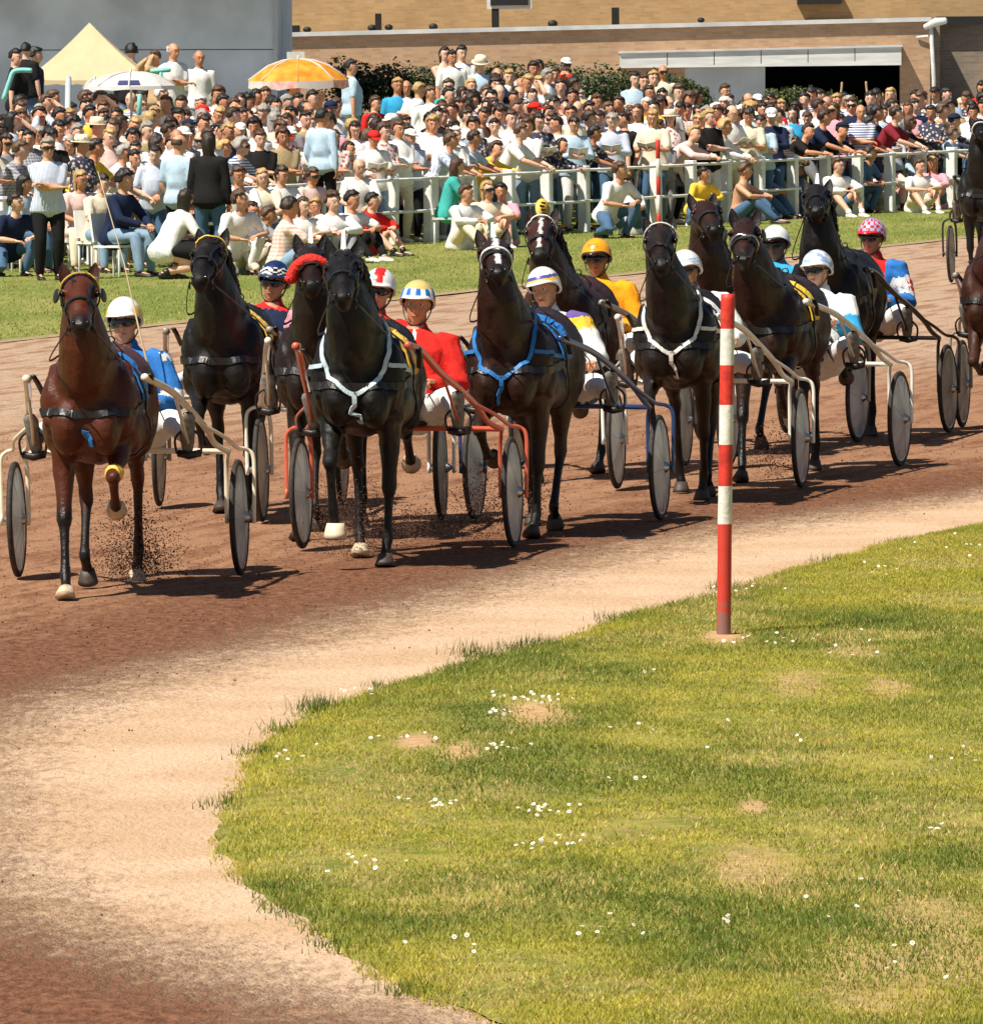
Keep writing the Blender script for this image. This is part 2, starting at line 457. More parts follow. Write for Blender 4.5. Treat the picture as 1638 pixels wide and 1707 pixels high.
def folds(me, J, amp, seed=0):
    """drag creases across the body, as in wind-blown silks"""
    nn = [v.normal.copy() for v in me.vertices]
    for v, nr in zip(me.vertices, nn):
        c = v.co.copy(); d = c - J['P']; a, b, h = d.dot(J['fw']), d.dot(J['lf']), d.dot(J['up'])
        w = vnoise((a * 3, b * 3, h * 3), 1, seed) * 2.5
        v.co = c + nr * amp * (abs(math.sin(h * 26 + b * 9 + w * 2)) ** 2 - .5) * (.5 + abs(vnoise((a * 4, b * 4, h * 4), 1, seed + 6)))
    me.update()
def person_meshes(J, sleeves='short', legs='long', fine=False, belly=0.0, seed=0, hair=('short',), w=1.0, hands_curl=.5):
    vox = .0125 if fine else .017
    out = {}
    mb = MB(); torso(mb, J, w=w)
    for k in 'LR': arm(mb, J, k); leg(mb, J, k)
    for k in 'LR':
        A, d = J['A' + k], J['F' + k]
        mb.loft([A - Vector((0, 0, .03)) - d * .05, A - Vector((0, 0, .04)) + d * .05, A - Vector((0, 0, .055)) + d * .15], [.03, .036, .03], [.03, .027, .015], n=10)
    head_solid(mb, J)
    me = fuse(mb, .011 if fine else .0135, 2, 9000 if fine else 2500, .4)
    b = from_mesh(me)
    for k in 'LR': add_hand(b, J, k, curl=hands_curl)
    face_bits(b, J)
    out['body'] = b.mesh('body')
    def shirt_of(upto, nm):
        s = MB(); P, up, fw = J['P'], J['up'], J['fw']
        rr = [(-.095, .228, .166), (-.02, .218, .164), (.06, .190, .146), (.12, .176, .136 + belly * .5), (.18, .170, .130 + belly), (.30, .182, .138 + belly * .4), (.37, .188, .134), (.42, .176, .116), (.46, .138, .096), (.49, .10, .082)]
        if fine: rr = rr[1:]
        s.loft([P + up * r[0] + fw * (.010 + (belly * .5 if .05 < r[0] < .35 else 0)) for r in rr], [r[1] * w for r in rr], [r[2] for r in rr], side=J['lf'], n=18)
        for k in 'LR': arm(s, J, k, g=(.026 if fine else .016) if upto > .5 else .020, upto=upto)
        s.loft([J['P'] + J['up'] * .46, J['P'] + J['up'] * .515], [.085, .068], [.08, .066], side=J['lf'], n=14)
        if fine:
            s.loft([J['P'] + J['up'] * .47, J['P'] + J['up'] * .555], [.085, .066], [.080, .064], side=J['lf'], n=14)
            s.loft([J['P'] + J['up'] * .02, J['P'] + J['up'] * .2, J['P'] + J['up'] * .36, J['P'] + J['up'] * .45, J['P'] + J['up'] * .50], [.19, .205, .225, .20, .11], [.15, .16, .15, .11, .08], side=J['lf'], n=14)
        m = fuse(s, vox, 2, 6500 if fine else 1500, .4); wrinkle(m, .010 if fine else .009, 9, seed + len(nm))
        if fine: folds(m, J, .0065, seed)
        return m
    for sl in ([sleeves] if isinstance(sleeves, str) else sleeves):
        out['shirt_' + sl] = shirt_of({'short': .4, 'long': 1.0, 'none': .0}[sl] if sl != 'none' else .2, sl)
    for lg in ([legs] if isinstance(legs, str) else legs):
        t = MB(); torso(t, J, g=.012, w=w, lo=-.09, top=False) if False else None
        P, up = J['P'], J['up']
        t.loft([P - up * .09, P - up * .02, P + up * .05], [.160, .172, .160], [.115, .126, .118], side=J['lf'], n=16)
        if lg == 'long':
            for k in 'LR': leg(t, J, k, g=.016)
        elif lg == 'shorts':
            for k in 'LR':
                Hh, K = J['H' + k], J['K' + k]
                t.loft([Hh, Hh.lerp(K, .4), Hh.lerp(K, .62)], [.105, .103, .10], [.105, .103, .10], n=12)
        else: skirtish(t, J)
        m = fuse(t, vox, 2, 4200 if fine else 1300, .4); wrinkle(m, .008 if fine else .006, 8, seed + 11); out['legs_' + lg] = m
    for k in 'LR': out['shoe_' + k] = shoe_mb(J, k).mesh('shoe')
    for i, h in enumerate(hair): out['hair_' + h] = hair_shell(J, h, seed * 3 + i).mesh('hair')
    return out
# ------------------------------------------------------------------ horses
def coat_mat(name, col, dark, rough=.36, white=(.75, .72, .68)):
    if name in MATS: return MATS[name]
    m = bpy.data.materials.new(name); MATS[name] = m; m.use_nodes = True
    nt = m.node_tree; N = nt.nodes; L = nt.links; b = N['Principled BSDF']
    tc = N.new('ShaderNodeTexCoord')
    mp = N.new('ShaderNodeMapping'); mp.inputs['Scale'].default_value = (3, 3, 1.2); L.new(tc.outputs['Object'], mp.inputs[0])
    nz = N.new('ShaderNodeTexNoise'); nz.inputs['Scale'].default_value = 3.0; nz.inputs['Detail'].default_value = 6; L.new(mp.outputs[0], nz.inputs[0])
    cr = N.new('ShaderNodeMixRGB'); cr.inputs[1].default_value = (*[c * .72 for c in col], 1); cr.inputs[2].default_value = (*[min(1, c * 1.25) for c in col], 1)
    L.new(nz.outputs['Fac'], cr.inputs[0])
    at = N.new('ShaderNodeAttribute'); at.attribute_name = 'points'
    sp = N.new('ShaderNodeSeparateColor'); L.new(at.outputs['Color'], sp.inputs[0])
    m1 = N.new('ShaderNodeMixRGB'); L.new(sp.outputs[0], m1.inputs[0]); L.new(cr.outputs[0], m1.inputs[1]); m1.inputs[2].default_value = (*dark, 1)
    m2 = N.new('ShaderNodeMixRGB'); L.new(sp.outputs[1], m2.inputs[0]); L.new(m1.outputs[0], m2.inputs[1]); m2.inputs[2].default_value = (*white, 1)
    L.new(m2.outputs[0], b.inputs['Base Color'])
    b.inputs['Roughness'].default_value = rough
    b.inputs['Specular IOR Level'].default_value = .30
    n2 = N.new('ShaderNodeTexNoise'); n2.inputs['Scale'].default_value = 22; n2.inputs['Detail'].default_value = 5; L.new(tc.outputs['Object'], n2.inputs[0])
    bp = N.new('ShaderNodeBump'); bp.inputs['Strength'].default_value = .55; bp.inputs['Distance'].default_value = .012
    mp2 = N.new('ShaderNodeMapping'); mp2.inputs['Scale'].default_value = (160, 160, 26); L.new(tc.outputs['Object'], mp2.inputs[0])
    n5 = N.new('ShaderNodeTexNoise'); n5.inputs['Scale'].default_value = 1; n5.inputs['Detail'].default_value = 3; L.new(mp2.outputs[0], n5.inputs[0])
    ad = N.new('ShaderNodeMath'); ad.operation = 'MULTIPLY_ADD'; ad.inputs[1].default_value = .5; L.new(n5.outputs['Fac'], ad.inputs[0]); L.new(n2.outputs['Fac'], ad.inputs[2]); L.new(ad.outputs[0], bp.inputs['Height']); L.new(bp.outputs[0], b.inputs['Normal'])
    rr = N.new('ShaderNodeMapRange'); rr.inputs[3].default_value = rough - .10; rr.inputs[4].default_value = rough + .26
    n3 = N.new('ShaderNodeTexNoise'); n3.inputs['Scale'].default_value = 5; n3.inputs['Detail'].default_value = 6; L.new(tc.outputs['Object'], n3.inputs[0]); L.new(n3.outputs['Fac'], rr.inputs[0]); rr.inputs[1].default_value = .3; rr.inputs[2].default_value = .7; L.new(rr.outputs[0], b.inputs['Roughness'])
    return m

FRONT = {'stance': (4, 2, 40), 'land': (22, 20, 48), 'push': (-20, -22, 8), 'lift': (66, -50, -95), 'reach': (58, 20, 10), 'fold': (50, -70, -120)}
HIND = {'stance': (-34, 8, 40), 'land': (-12, 30, 50), 'push': (-52, -14, 5), 'lift': (-4, 30, -50), 'trail': (-66, -62, -95)}
def leg_joints(kind, x0, y, z0, spec, lens, spread=0.0):
    a = [R(v) for v in spec]
    pts = [Vector((x0, y, z0))]
    for i, (an, L) in enumerate(zip(a, lens)):
        p = pts[-1]; pts.append(Vector((p.x + math.sin(an) * L, y + math.copysign(spread, y) * (i + 1) / 3 * 0 - math.copysign(.012, y) * (i + 1), p.z - math.cos(an) * L)))
    return pts
HEADL = [((1.03, 0, 1.785), .075, .085), ((1.10, 0, 1.765), .098, .120), ((1.17, 0, 1.70), .100, .128), ((1.24, 0, 1.63), .084, .112), ((1.31, 0, 1.555), .066, .088), ((1.375, 0, 1.48), .056, .072), ((1.42, 0, 1.425), .060, .070), ((1.45, 0, 1.385), .048, .055)]
def horse(spec, yaw=0., pitch=0., hpitch=0., hyaw=0., coat='bay', black_legs=True, blaze=0.0, socks=(), girth=1.0, seed=0):
    """returns dict with body mesh, joint tables and the head transform; x forward, origin on the ground"""
    PV = Vector((.55, 0, 1.30))
    def NT(p, w):
        p = Vector(p)
        q = PV + Euler((0, -pitch * w, yaw * w), 'XYZ').to_matrix() @ (p - PV); return q
    poll = Vector((1.05, 0, 1.79)); pollT = NT(poll, 1)
    RH = (Euler((0, -pitch, yaw * 1.25 + hyaw), 'XYZ').to_matrix() @ Euler((0, hpitch - .22, 0)).to_matrix())
    def HT(p): return pollT + RH @ ((Vector(p) - poll) * HS)
    HS = 1.08
    mb = MB()
    tr = [(-.90, 1.24, .06, .09), (-.85, 1.22, .17, .18), (-.72, 1.23, .25, .27), (-.52, 1.24, .275, .30), (-.30, 1.23, .265, .285), (-.05, 1.19, .265, .285), (.20, 1.17, .27, .32), (.42, 1.17, .255, .355), (.58, 1.17, .235, .34), (.70, 1.16, .205, .28), (.80, 1.15, .13, .18)]
    mb.loft([(a, 0, b) for a, b, _, _ in tr], [c * girth for _, _, c, _ in tr], [d for _, _, _, d in tr], side=(0, 1, 0), n=22)
    for s in (1, -1):
        mb.ball((.76, s * .105, 1.06), (.135, .098, .175)); mb.ball((.60, s * .185, 1.20), (.15, .09, .23)); mb.ball((.42, s * .215, 1.05), (.15, .075, .17)); mb.loft([(.48, s * .20, 1.42), (.62, s * .235, 1.22), (.72, s * .20, 1.08)], [.05, .06, .05], [.04, .045, .04], n=10); mb.ball((.20, s * .17, 1.02), (.3, .12, .17))
        mb.ball((-.52, s * .19, 1.12), (.24, .10, .26)); mb.ball((-.46, s * .18, .97), (.14, .085, .16))
    mb.ball((.28, 0, 1.44), (.26, .09, .10))                                  # withers
    nk = [((.38, 0, 1.26), .19, .30, 0), ((.58, 0, 1.35), .175, .30, .15), ((.74, 0, 1.455), .140, .25, .4), ((.87, 0, 1.585), .118, .20, .65), ((.97, 0, 1.69), .092, .15, .85), ((1.06, 0, 1.755), .072, .11, 1)]
    mb.loft([NT(p, w) for p, _, _, w in nk], [a * 1.16 for _, a, _, _ in nk], [b * 1.06 for _, _, b, _ in nk], side=Euler((0, 0, yaw * .6)).to_matrix() @ Vector((0, 1, 0)), n=18)
    sdv = RH @ Vector((0, 1, 0))
    mb.loft([HT(p) for p, _, _ in HEADL], [a for _, a, _ in HEADL], [b for _, _, b in HEADL], side=sdv, n=18)
    for s in (1, -1):
        mb.ball(HT((1.12, s * .050, 1.665)), (.095, .038, .105), rot=RH)         # jowl
        mb.ball(HT((1.215, s * .088, 1.735)), (.030, .020, .026), rot=RH)        # brow
        mb.loft([HT((1.22, s * .082, 1.67)), HT((1.32, s * .056, 1.565))], [.014, .008], [.014, .008], n=8)
        mb.ball(HT((1.455, s * .036, 1.425)), (.028, .024, .024), rot=RH)        # nostril rim
    mb.ball(HT((1.40, 0, 1.375)), (.045, .038, .030), rot=RH)
    legs = {}
    for key, kind, x0, y, z0, lens, table in (('FL', 'f', .44, .165, .93, (.43, .30, .115), FRONT), ('FR', 'f', .44, -.165, .93, (.43, .30, .115), FRONT), ('HL', 'h', -.40, .15, .95, (.42, .42, .12), HIND), ('HR', 'h', -.40, -.15, .95, (.42, .42, .12), HIND)):
        sp = spec[key]; nm = sp if isinstance(sp, str) else sp[0]
        ang = table[nm] if isinstance(sp, str) else sp[1]
        p = leg_joints(kind, x0, y, z0, ang, lens)
        hoofdir = R(ang[2]) * .75
        end = p[3] + Vector((math.sin(hoofdir), 0, -math.cos(hoofdir))) * .035
        if nm in ('stance', 'land', 'push'):
            dz = (end.z - .035)
            k = (z0 - .035) / (z0 - end.z)
            p = [Vector((q.x, q.y, z0 - (z0 - q.z) * k)) for q in p]
        legs[key] = (p, hoofdir, nm)
        E, K, Fk, Pa = p
        if kind == 'f':
            mb.loft([E + Vector((.08, 0, .20)), E + Vector((.02, 0, .05)), E.lerp(K, .30), E.lerp(K, .75), K, K.lerp(Fk, .12)], [.07, .078, .065, .045, .047, .034], [.13, .115, .083, .052, .053, .038], side=(0, 1, 0), n=12)
            d = (K - E).normalized()
            mb.ball(K + Vector((.008, 0, 0)), (.046, .044, .052))
        else:
            St = E
            mb.loft([St + Vector((-.10, 0, .24)), St + Vector((-.03, 0, .04)), St.lerp(K, .35), St.lerp(K, .75), K, K.lerp(Fk, .12)], [.09, .095, .072, .042, .043, .034], [.20, .165, .105, .058, .058, .042], side=(0, 1, 0), n=12)
            u = (St - K).normalized(); c = (Fk - K).normalized()
            hk = K - (u + c).normalized() * .055
            mb.loft([K.lerp(St, .22) + (hk - K) * .6, hk, K.lerp(Fk, .2)], [.016, .026, .024], [.018, .028, .024], n=8)
        mb.loft([K, K.lerp(Fk, .15), K.lerp(Fk, .5), K.lerp(Fk, .85), Fk], [.040, .032, .027, .029, .036], [.042, .037, .034, .036, .040], side=(0, 1, 0), n=10)
        mb.loft([Fk, Fk.lerp(Pa, .5), Pa], [.037, .030, .036], [.040, .032, .040], side=(0, 1, 0), n=10)
        mb.ball(Fk - Vector((.012, 0, 0)), (.036, .034, .036))
    # crease between the chest muscles and the girth come out of the union itself
    me = fuse(mb, .0165, 2, 26000, .5)
    nn_ = [v.normal.copy() for v in me.vertices]
    for v, nr_ in zip(me.vertices, nn_):
        c = v.co.copy()
        if c.z > .75: v.co = c + nr_ * (vnoise((c.x * 5, c.y * 7, c.z * 3), 1, seed) * .012 + vnoise((c.x * 13, c.y * 13, c.z * 8), 1, seed + 3) * .006 - .010 * max(0, .12 - abs(vnoise((c.x * 4, c.y * 4, c.z * 2.2), 1, seed + 8))) / .12)
    V = np.empty(len(me.vertices) * 3); me.vertices.foreach_get('co', V); V = V.reshape(-1, 3)
    bvh = bvh_of(me)
    body = from_mesh(me)
    nb = len(body.v)
    # eyes, ears, nostril hollows
    for s in (1, -1):
        body.ball(HT((1.218, s * .093, 1.712)), (.024, .015, .019), n=12, m=8, mi=1, rot=RH)
        body.ball(HT((1.474, s * .037, 1.425)), (.014, .016, .017), n=8, m=6, mi=1, rot=RH)
        e0 = Vector((1.035, s * .055, 1.84)); 
        dirs = Vector((.10, s * .22, 1)).normalized()
        vs = []; fs = []
        prof = [(0, .030, .028), (.035, .040, .032), (.075, .037, .026), (.115, .022, .015), (.148, .004, .003)]
        n = 12
        for h, a, b in prof:
            for j in range(n):
                t = 2 * math.pi * j / n
                dep = -.55 if math.cos(t) > .4 else 1.0
                vs.append(HT(e0 + dirs * h + Vector((math.cos(t) * b * (dep if math.cos(t) > 0 else 1), math.sin(t) * a, 0))))
        for i in range(len(prof) - 1):
            for j in range(n):
                j2 = (j + 1) % n; fs.append((i * n + j, i * n + j2, (i + 1) * n + j2, (i + 1) * n + j))
        body.add(vs, fs, 0)
    out = body.mesh('horse_body')
    ca = out.color_attributes.new('points', 'FLOAT_COLOR', 'POINT')
    arr = np.zeros((len(out.vertices), 4)); arr[:, 3] = 1
    poll_i = pollT; rnd = random.Random(seed)
    muz = HT((1.46, 0, 1.39))
    RHi = RH.inverted()
    for i, v in enumerate(out.vertices):
        c = v.co; d = 0.0; w = 0.0
        if black_legs:
            if c.z < .62 and abs(c.y) < .28: d = min(1, (.66 - c.z) * 5 + vnoise(c, 9, seed) * .5) if c.z < .66 else 0
            d = max(d, 0)
            dm = (c - muz).length
            if dm < .17: d = max(d, min(1, (.17 - dm) * 10))
        if i >= nb: d = max(d, .55 if c.z > 1.5 else d)
        if blaze:
            h = RHi @ (c - pollT) / HS + poll
            if h.x > 1.12 and abs(h.y + vnoise(c, 14, seed) * .01) < blaze and h.z - (1.84 - (h.x - 1.06) * 1.05) > -.035 and h.x < 1.45: w = 1
        for key, hgt in socks:
            p = legs[key][0]
            if (c - p[2]).length < hgt or ((c - p[3]).length < .09): w = 1
        arr[i, 0] = d; arr[i, 1] = w
    ca.data.foreach_set('color', arr.ravel())
    return dict(mesh=out, bvh=bvh, legs=legs, HT=HT, RH=RH, NT=NT, pollT=pollT, yaw=yaw)
def hoof_mb(Pa, ang, boot=False):
    mb = MB(); d = Vector((math.sin(ang), 0, -math.cos(ang))); f = Vector((math.cos(ang), 0, math.sin(ang)))
    g = .010 if boot else 0
    hgt = .085 if boot else .07
    n = 16; vs = []; fs = []
    rows = [(-.012, .040, .040, 0), (.02, .048, .050, .008), (hgt * .6, .054, .060, .014), (hgt, .060, .068, .02)]
    for h, a, b, o in rows:
        c = Pa + d * h + f * o
        for j in range(n):
            t = 2 * math.pi * j / n
            vs.append(c + Vector((0, 1, 0)) * math.sin(t) * (a + g) + f * math.cos(t) * (b + g) * (1 if math.cos(t) > 0 else .8))
    for i in range(len(rows) - 1):
        for j in range(n):
            j2 = (j + 1) % n; fs.append((i * n + j, i * n + j2, (i + 1) * n + j2, (i + 1) * n + j))
    fs.append(tuple(range(n - 1, -1, -1))); k = (len(rows) - 1) * n; fs.append(tuple(k + j for j in range(n)))
    mb.add(vs, fs); return mb
def mane_mb(NT, HT, seed=0, side=1):
    mb = MB(); rnd = random.Random(seed)
    for i in range(60):
        t = i / 59
        p0 = Vector((.42, 0, 1.53)).lerp(Vector((1.02, 0, 1.86)), t); p0.z += math.sin(t * math.pi) * .035
        w = min(1, max(0, (p0.x - .5) / .5))
        L = rnd.uniform(.10, .2); pts = []
        for k in range(5):
            q = k / 4
            pts.append(NT(p0 + Vector((-.04 * q + rnd.uniform(-.02, .02), side * (.02 + .085 * min(1, q * 1.6)) + rnd.uniform(-.01, .01), .012 + .02 * math.sin(q * 2) - L * q * q)), w))
        mb.loft(pts, [.014, .016, .014, .010, .003], [.007, .008, .007, .005, .002], n=5)
    for i in range(22):                                                          # forelock
        y = rnd.uniform(-.03, .03); L = rnd.uniform(.09, .2)
        pts = [HT((1.05, y, 1.87)), HT((1.11 + rnd.uniform(-.01, .01), y * 1.2, 1.875)), HT((1.18, y * 1.4 + rnd.uniform(-.02, .02), 1.84 - L * .2)), HT((1.20 + L * .35, y * 1.5, 1.86 - L * .75))]
        mb.loft(pts, [.010, .010, .007, .002], [.006, .006, .005, .002], n=5)
    return mb
def tail_mb(seed=0):
    mb = MB(); rnd = random.Random(seed)
    for i in range(46):
        y = rnd.gauss(0, .025); L = rnd.uniform(.28, .50); b = rnd.uniform(.10, .35); sw = rnd.gauss(0, .05)
        pts = [Vector((-.88, y * .4, 1.34)), Vector((-.96 - b * .3, y, 1.32)), Vector((-1.02 - b * .7, y * 2 + sw * .4, 1.32 - L * .35)), Vector((-1.04 - b, y * 2.5 + sw, 1.32 - L * .7)), Vector((-1.0 - b * 1.2, y * 2 + sw * 1.4, 1.32 - L))]
        mb.loft(pts, [.012, .016, .017, .013, .003], [.010, .014, .014, .01, .003], n=5)
    return mb
# ------------------------------------------------------------------ materials for the race
def C(*a): return srgb(*a)
SKIN = [mat('skin_%d' % i, c, rough=.55, vary=.06, scale=14) for i, c in enumerate([(.62, .31, .18), (.72, .40, .27), (.52, .23, .12), (.64, .29, .16), (.74, .43, .30), (.36, .16, .09)])]
M_EYE = mat('dark_eye', (.012, .008, .006), rough=.12, vary=0)
M_LIP = mat('lip', (.36, .10, .08), rough=.5)
M_WHITE_EYE = mat('eye_white', (.62, .58, .54), rough=.3, vary=0)
M_GOGGLE = mat('goggle_glass', (.012, .01, .009), rough=.08, vary=0, coat=.6)
M_BLACK = mat('black_leather', (.013, .011, .010), rough=.42, vary=.3, bump=.25, bscale=60)
M_RUB = mat('tyre_rubber', (.03, .024, .02), rough=.75, vary=.4, scale=30)
M_HUB = mat('steel', (.55, .55, .54), rough=.28, metal=1.0, vary=.05)
def paint(name, c, rough=.28, metal=0.0): return mat(name, c, rough=rough, vary=.10, scale=9, coat=.35, metal=metal, bump=.04, bscale=80)
M_FR_CREAM = paint('cream_tube', C(236, 222, 196)); M_FR_RED = paint('faded_red_tube', C(205, 95, 70)); M_FR_BLUE = paint('navy_tube', C(38, 62, 110))
M_FR_WHITE = paint('white_tube', C(232, 228, 215)); M_FR_GREY = paint('grey_tube', C(150, 145, 132)); M_FR_BLACK = paint('black_tube', C(35, 30, 28))
def disc_mat():
    m = mat('wheel_cover', (.66, .68, .67), rough=.38, vary=.22, scale=5, coat=.2, trans=.42, bump=.12, bscale=18)
    return m
M_DISC = disc_mat()
M_DISC2 = mat('dusty_wheel_cover', (.50, .47, .41), rough=.5, vary=.3, scale=5, trans=.3, bump=.12, bscale=18)
CL = {}
def cloth(key, c, **k):
    if key not in CL: CL[key] = mat('cloth_' + key, c, rough=.85, vary=.07, scale=20, bump=.35, bscale=70, spec=.2, **k)
    return CL[key]
cloth('white', (.80, .79, .76)); cloth('cream', (.74, .66, .50)); cloth('red', (.62, .022, .016)); cloth('blue', (.03, .17, .50)); cloth('navy', (.012, .020, .055))
cloth('sky', (.035, .33, .60)); cloth('orange', (.92, .34, .01)); cloth('yellow', (.85, .56, .06)); cloth('pink', (.74, .32, .38)); cloth('black', (.012, .011, .011))
cloth('grey', (.26, .26, .27)); cloth('light_blue', (.44, .58, .70)); cloth('teal', (.05, .38, .34)); cloth('purple', (.13, .09, .30)); cloth('denim', (.07, .14, .24)); cloth('pale_denim', (.22, .33, .44))
cloth('khaki', (.34, .26, .14)); cloth('brown', (.10, .045, .022)); cloth('dark_grey', (.06, .06, .065)); cloth('pale_pink', (.78, .55, .50)); cloth('tan', (.50, .34, .18)); cloth('maroon', (.22, .02, .03)); cloth('green', (.05, .20, .08))

def patterned(key, c1, c2, kind, scale):
    m = cloth(key, c1); nt = m.node_tree; N = nt.nodes; L = nt.links; b = N['Principled BSDF']
    tc = N.new('ShaderNodeTexCoord'); src = b.inputs['Base Color'].links[0].from_socket
    mx = N.new('ShaderNodeMixRGB'); L.new(src, mx.inputs[1]); mx.inputs[2].default_value = (*c2, 1)
    if kind in 'sv':
        w = N.new('ShaderNodeTexWave'); w.bands_direction = 'Z' if kind == 's' else 'Y'; w.inputs['Scale'].default_value = scale; w.inputs['Distortion'].default_value = .6; L.new(tc.outputs['Object'], w.inputs[0])
        r = N.new('ShaderNodeMapRange'); L.new(w.outputs['Fac'], r.inputs[0]); r.inputs[1].default_value = .55; r.inputs[2].default_value = .65; L.new(r.outputs[0], mx.inputs[0])
    elif kind == 'c':
        w = N.new('ShaderNodeTexWave'); w.bands_direction = 'Z'; w.inputs['Scale'].default_value = scale; L.new(tc.outputs['Object'], w.inputs[0])
        w2 = N.new('ShaderNodeTexWave'); w2.bands_direction = 'Y'; w2.inputs['Scale'].default_value = scale; L.new(tc.outputs['Object'], w2.inputs[0])
        a = N.new('ShaderNodeMath'); a.operation = 'MULTIPLY_ADD'; a.inputs[1].default_value = .5; L.new(w.outputs['Fac'], a.inputs[0])
        h = N.new('ShaderNodeMath'); h.operation = 'MULTIPLY'; h.inputs[1].default_value = .5; L.new(w2.outputs['Fac'], h.inputs[0]); L.new(h.outputs[0], a.inputs[2]); L.new(a.outputs[0], mx.inputs[0])
    else:
        v = N.new('ShaderNodeTexVoronoi'); v.inputs['Scale'].default_value = scale; L.new(tc.outputs['Object'], v.inputs['Vector'])
        r = N.new('ShaderNodeMapRange'); L.new(v.outputs['Distance'], r.inputs[0]); r.inputs[1].default_value = .42; r.inputs[2].default_value = .34; L.new(r.outputs[0], mx.inputs[0])
    L.new(mx.outputs[0], b.inputs['Base Color'])
patterned('checked', (.80, .74, .68), (.62, .30, .22), 'c', 7); patterned('striped_red', (.76, .72, .68), (.66, .14, .12), 's', 9)
patterned('striped_blue', (.74, .74, .74), (.06, .12, .34), 's', 8); patterned('plaid_grey', (.50, .50, .52), (.10, .10, .14), 'c', 8)
patterned('flowered', (.72, .66, .58), (.50, .12, .16), 'f', 16); patterned('flowered_dark', (.05, .05, .09), (.62, .56, .46), 'f', 18); patterned('pinstripe', (.70, .73, .78), (.30, .38, .56), 'v', 20)
HAIR = {'black': mat('hair_black', (.010, .008, .007), rough=.5, bump=.6, bscale=90, vary=.4), 'dark_brown': mat('hair_dark_brown', (.028, .014, .008), rough=.5, bump=.6, bscale=90, vary=.4),
        'brown': mat('hair_brown', (.085, .042, .02), rough=.5, bump=.6, bscale=90, vary=.4), 'blond': mat('hair_blond', (.50, .32, .12), rough=.5, bump=.6, bscale=90, vary=.3),
        'grey': mat('hair_grey', (.33, .31, .28), rough=.6, bump=.6, bscale=90, vary=.3), 'white': mat('hair_white', (.70, .67, .62), rough=.6, bump=.6, bscale=90, vary=.2)}
M_MANE = mat('mane_hair', (.010, .008, .007), rough=.45, vary=.4, scale=40)
M_MANE_BR = mat('brown_mane_hair', (.05, .02, .01), rough=.45, vary=.4, scale=40)
M_HOOF = mat('hoof_pale', (.55, .42, .28), rough=.6, vary=.25, scale=20)
M_HOOF_D = mat('hoof_dark', (.05, .035, .025), rough=.6, vary=.3, scale=20)
M_BOOT = mat('bell_boot_cream', (.72, .58, .40), rough=.6, vary=.1)
M_FLEECE = mat('red_fleece', (.70, .03, .02), rough=.95, vary=.25, scale=60, bump=1.0, bscale=55)

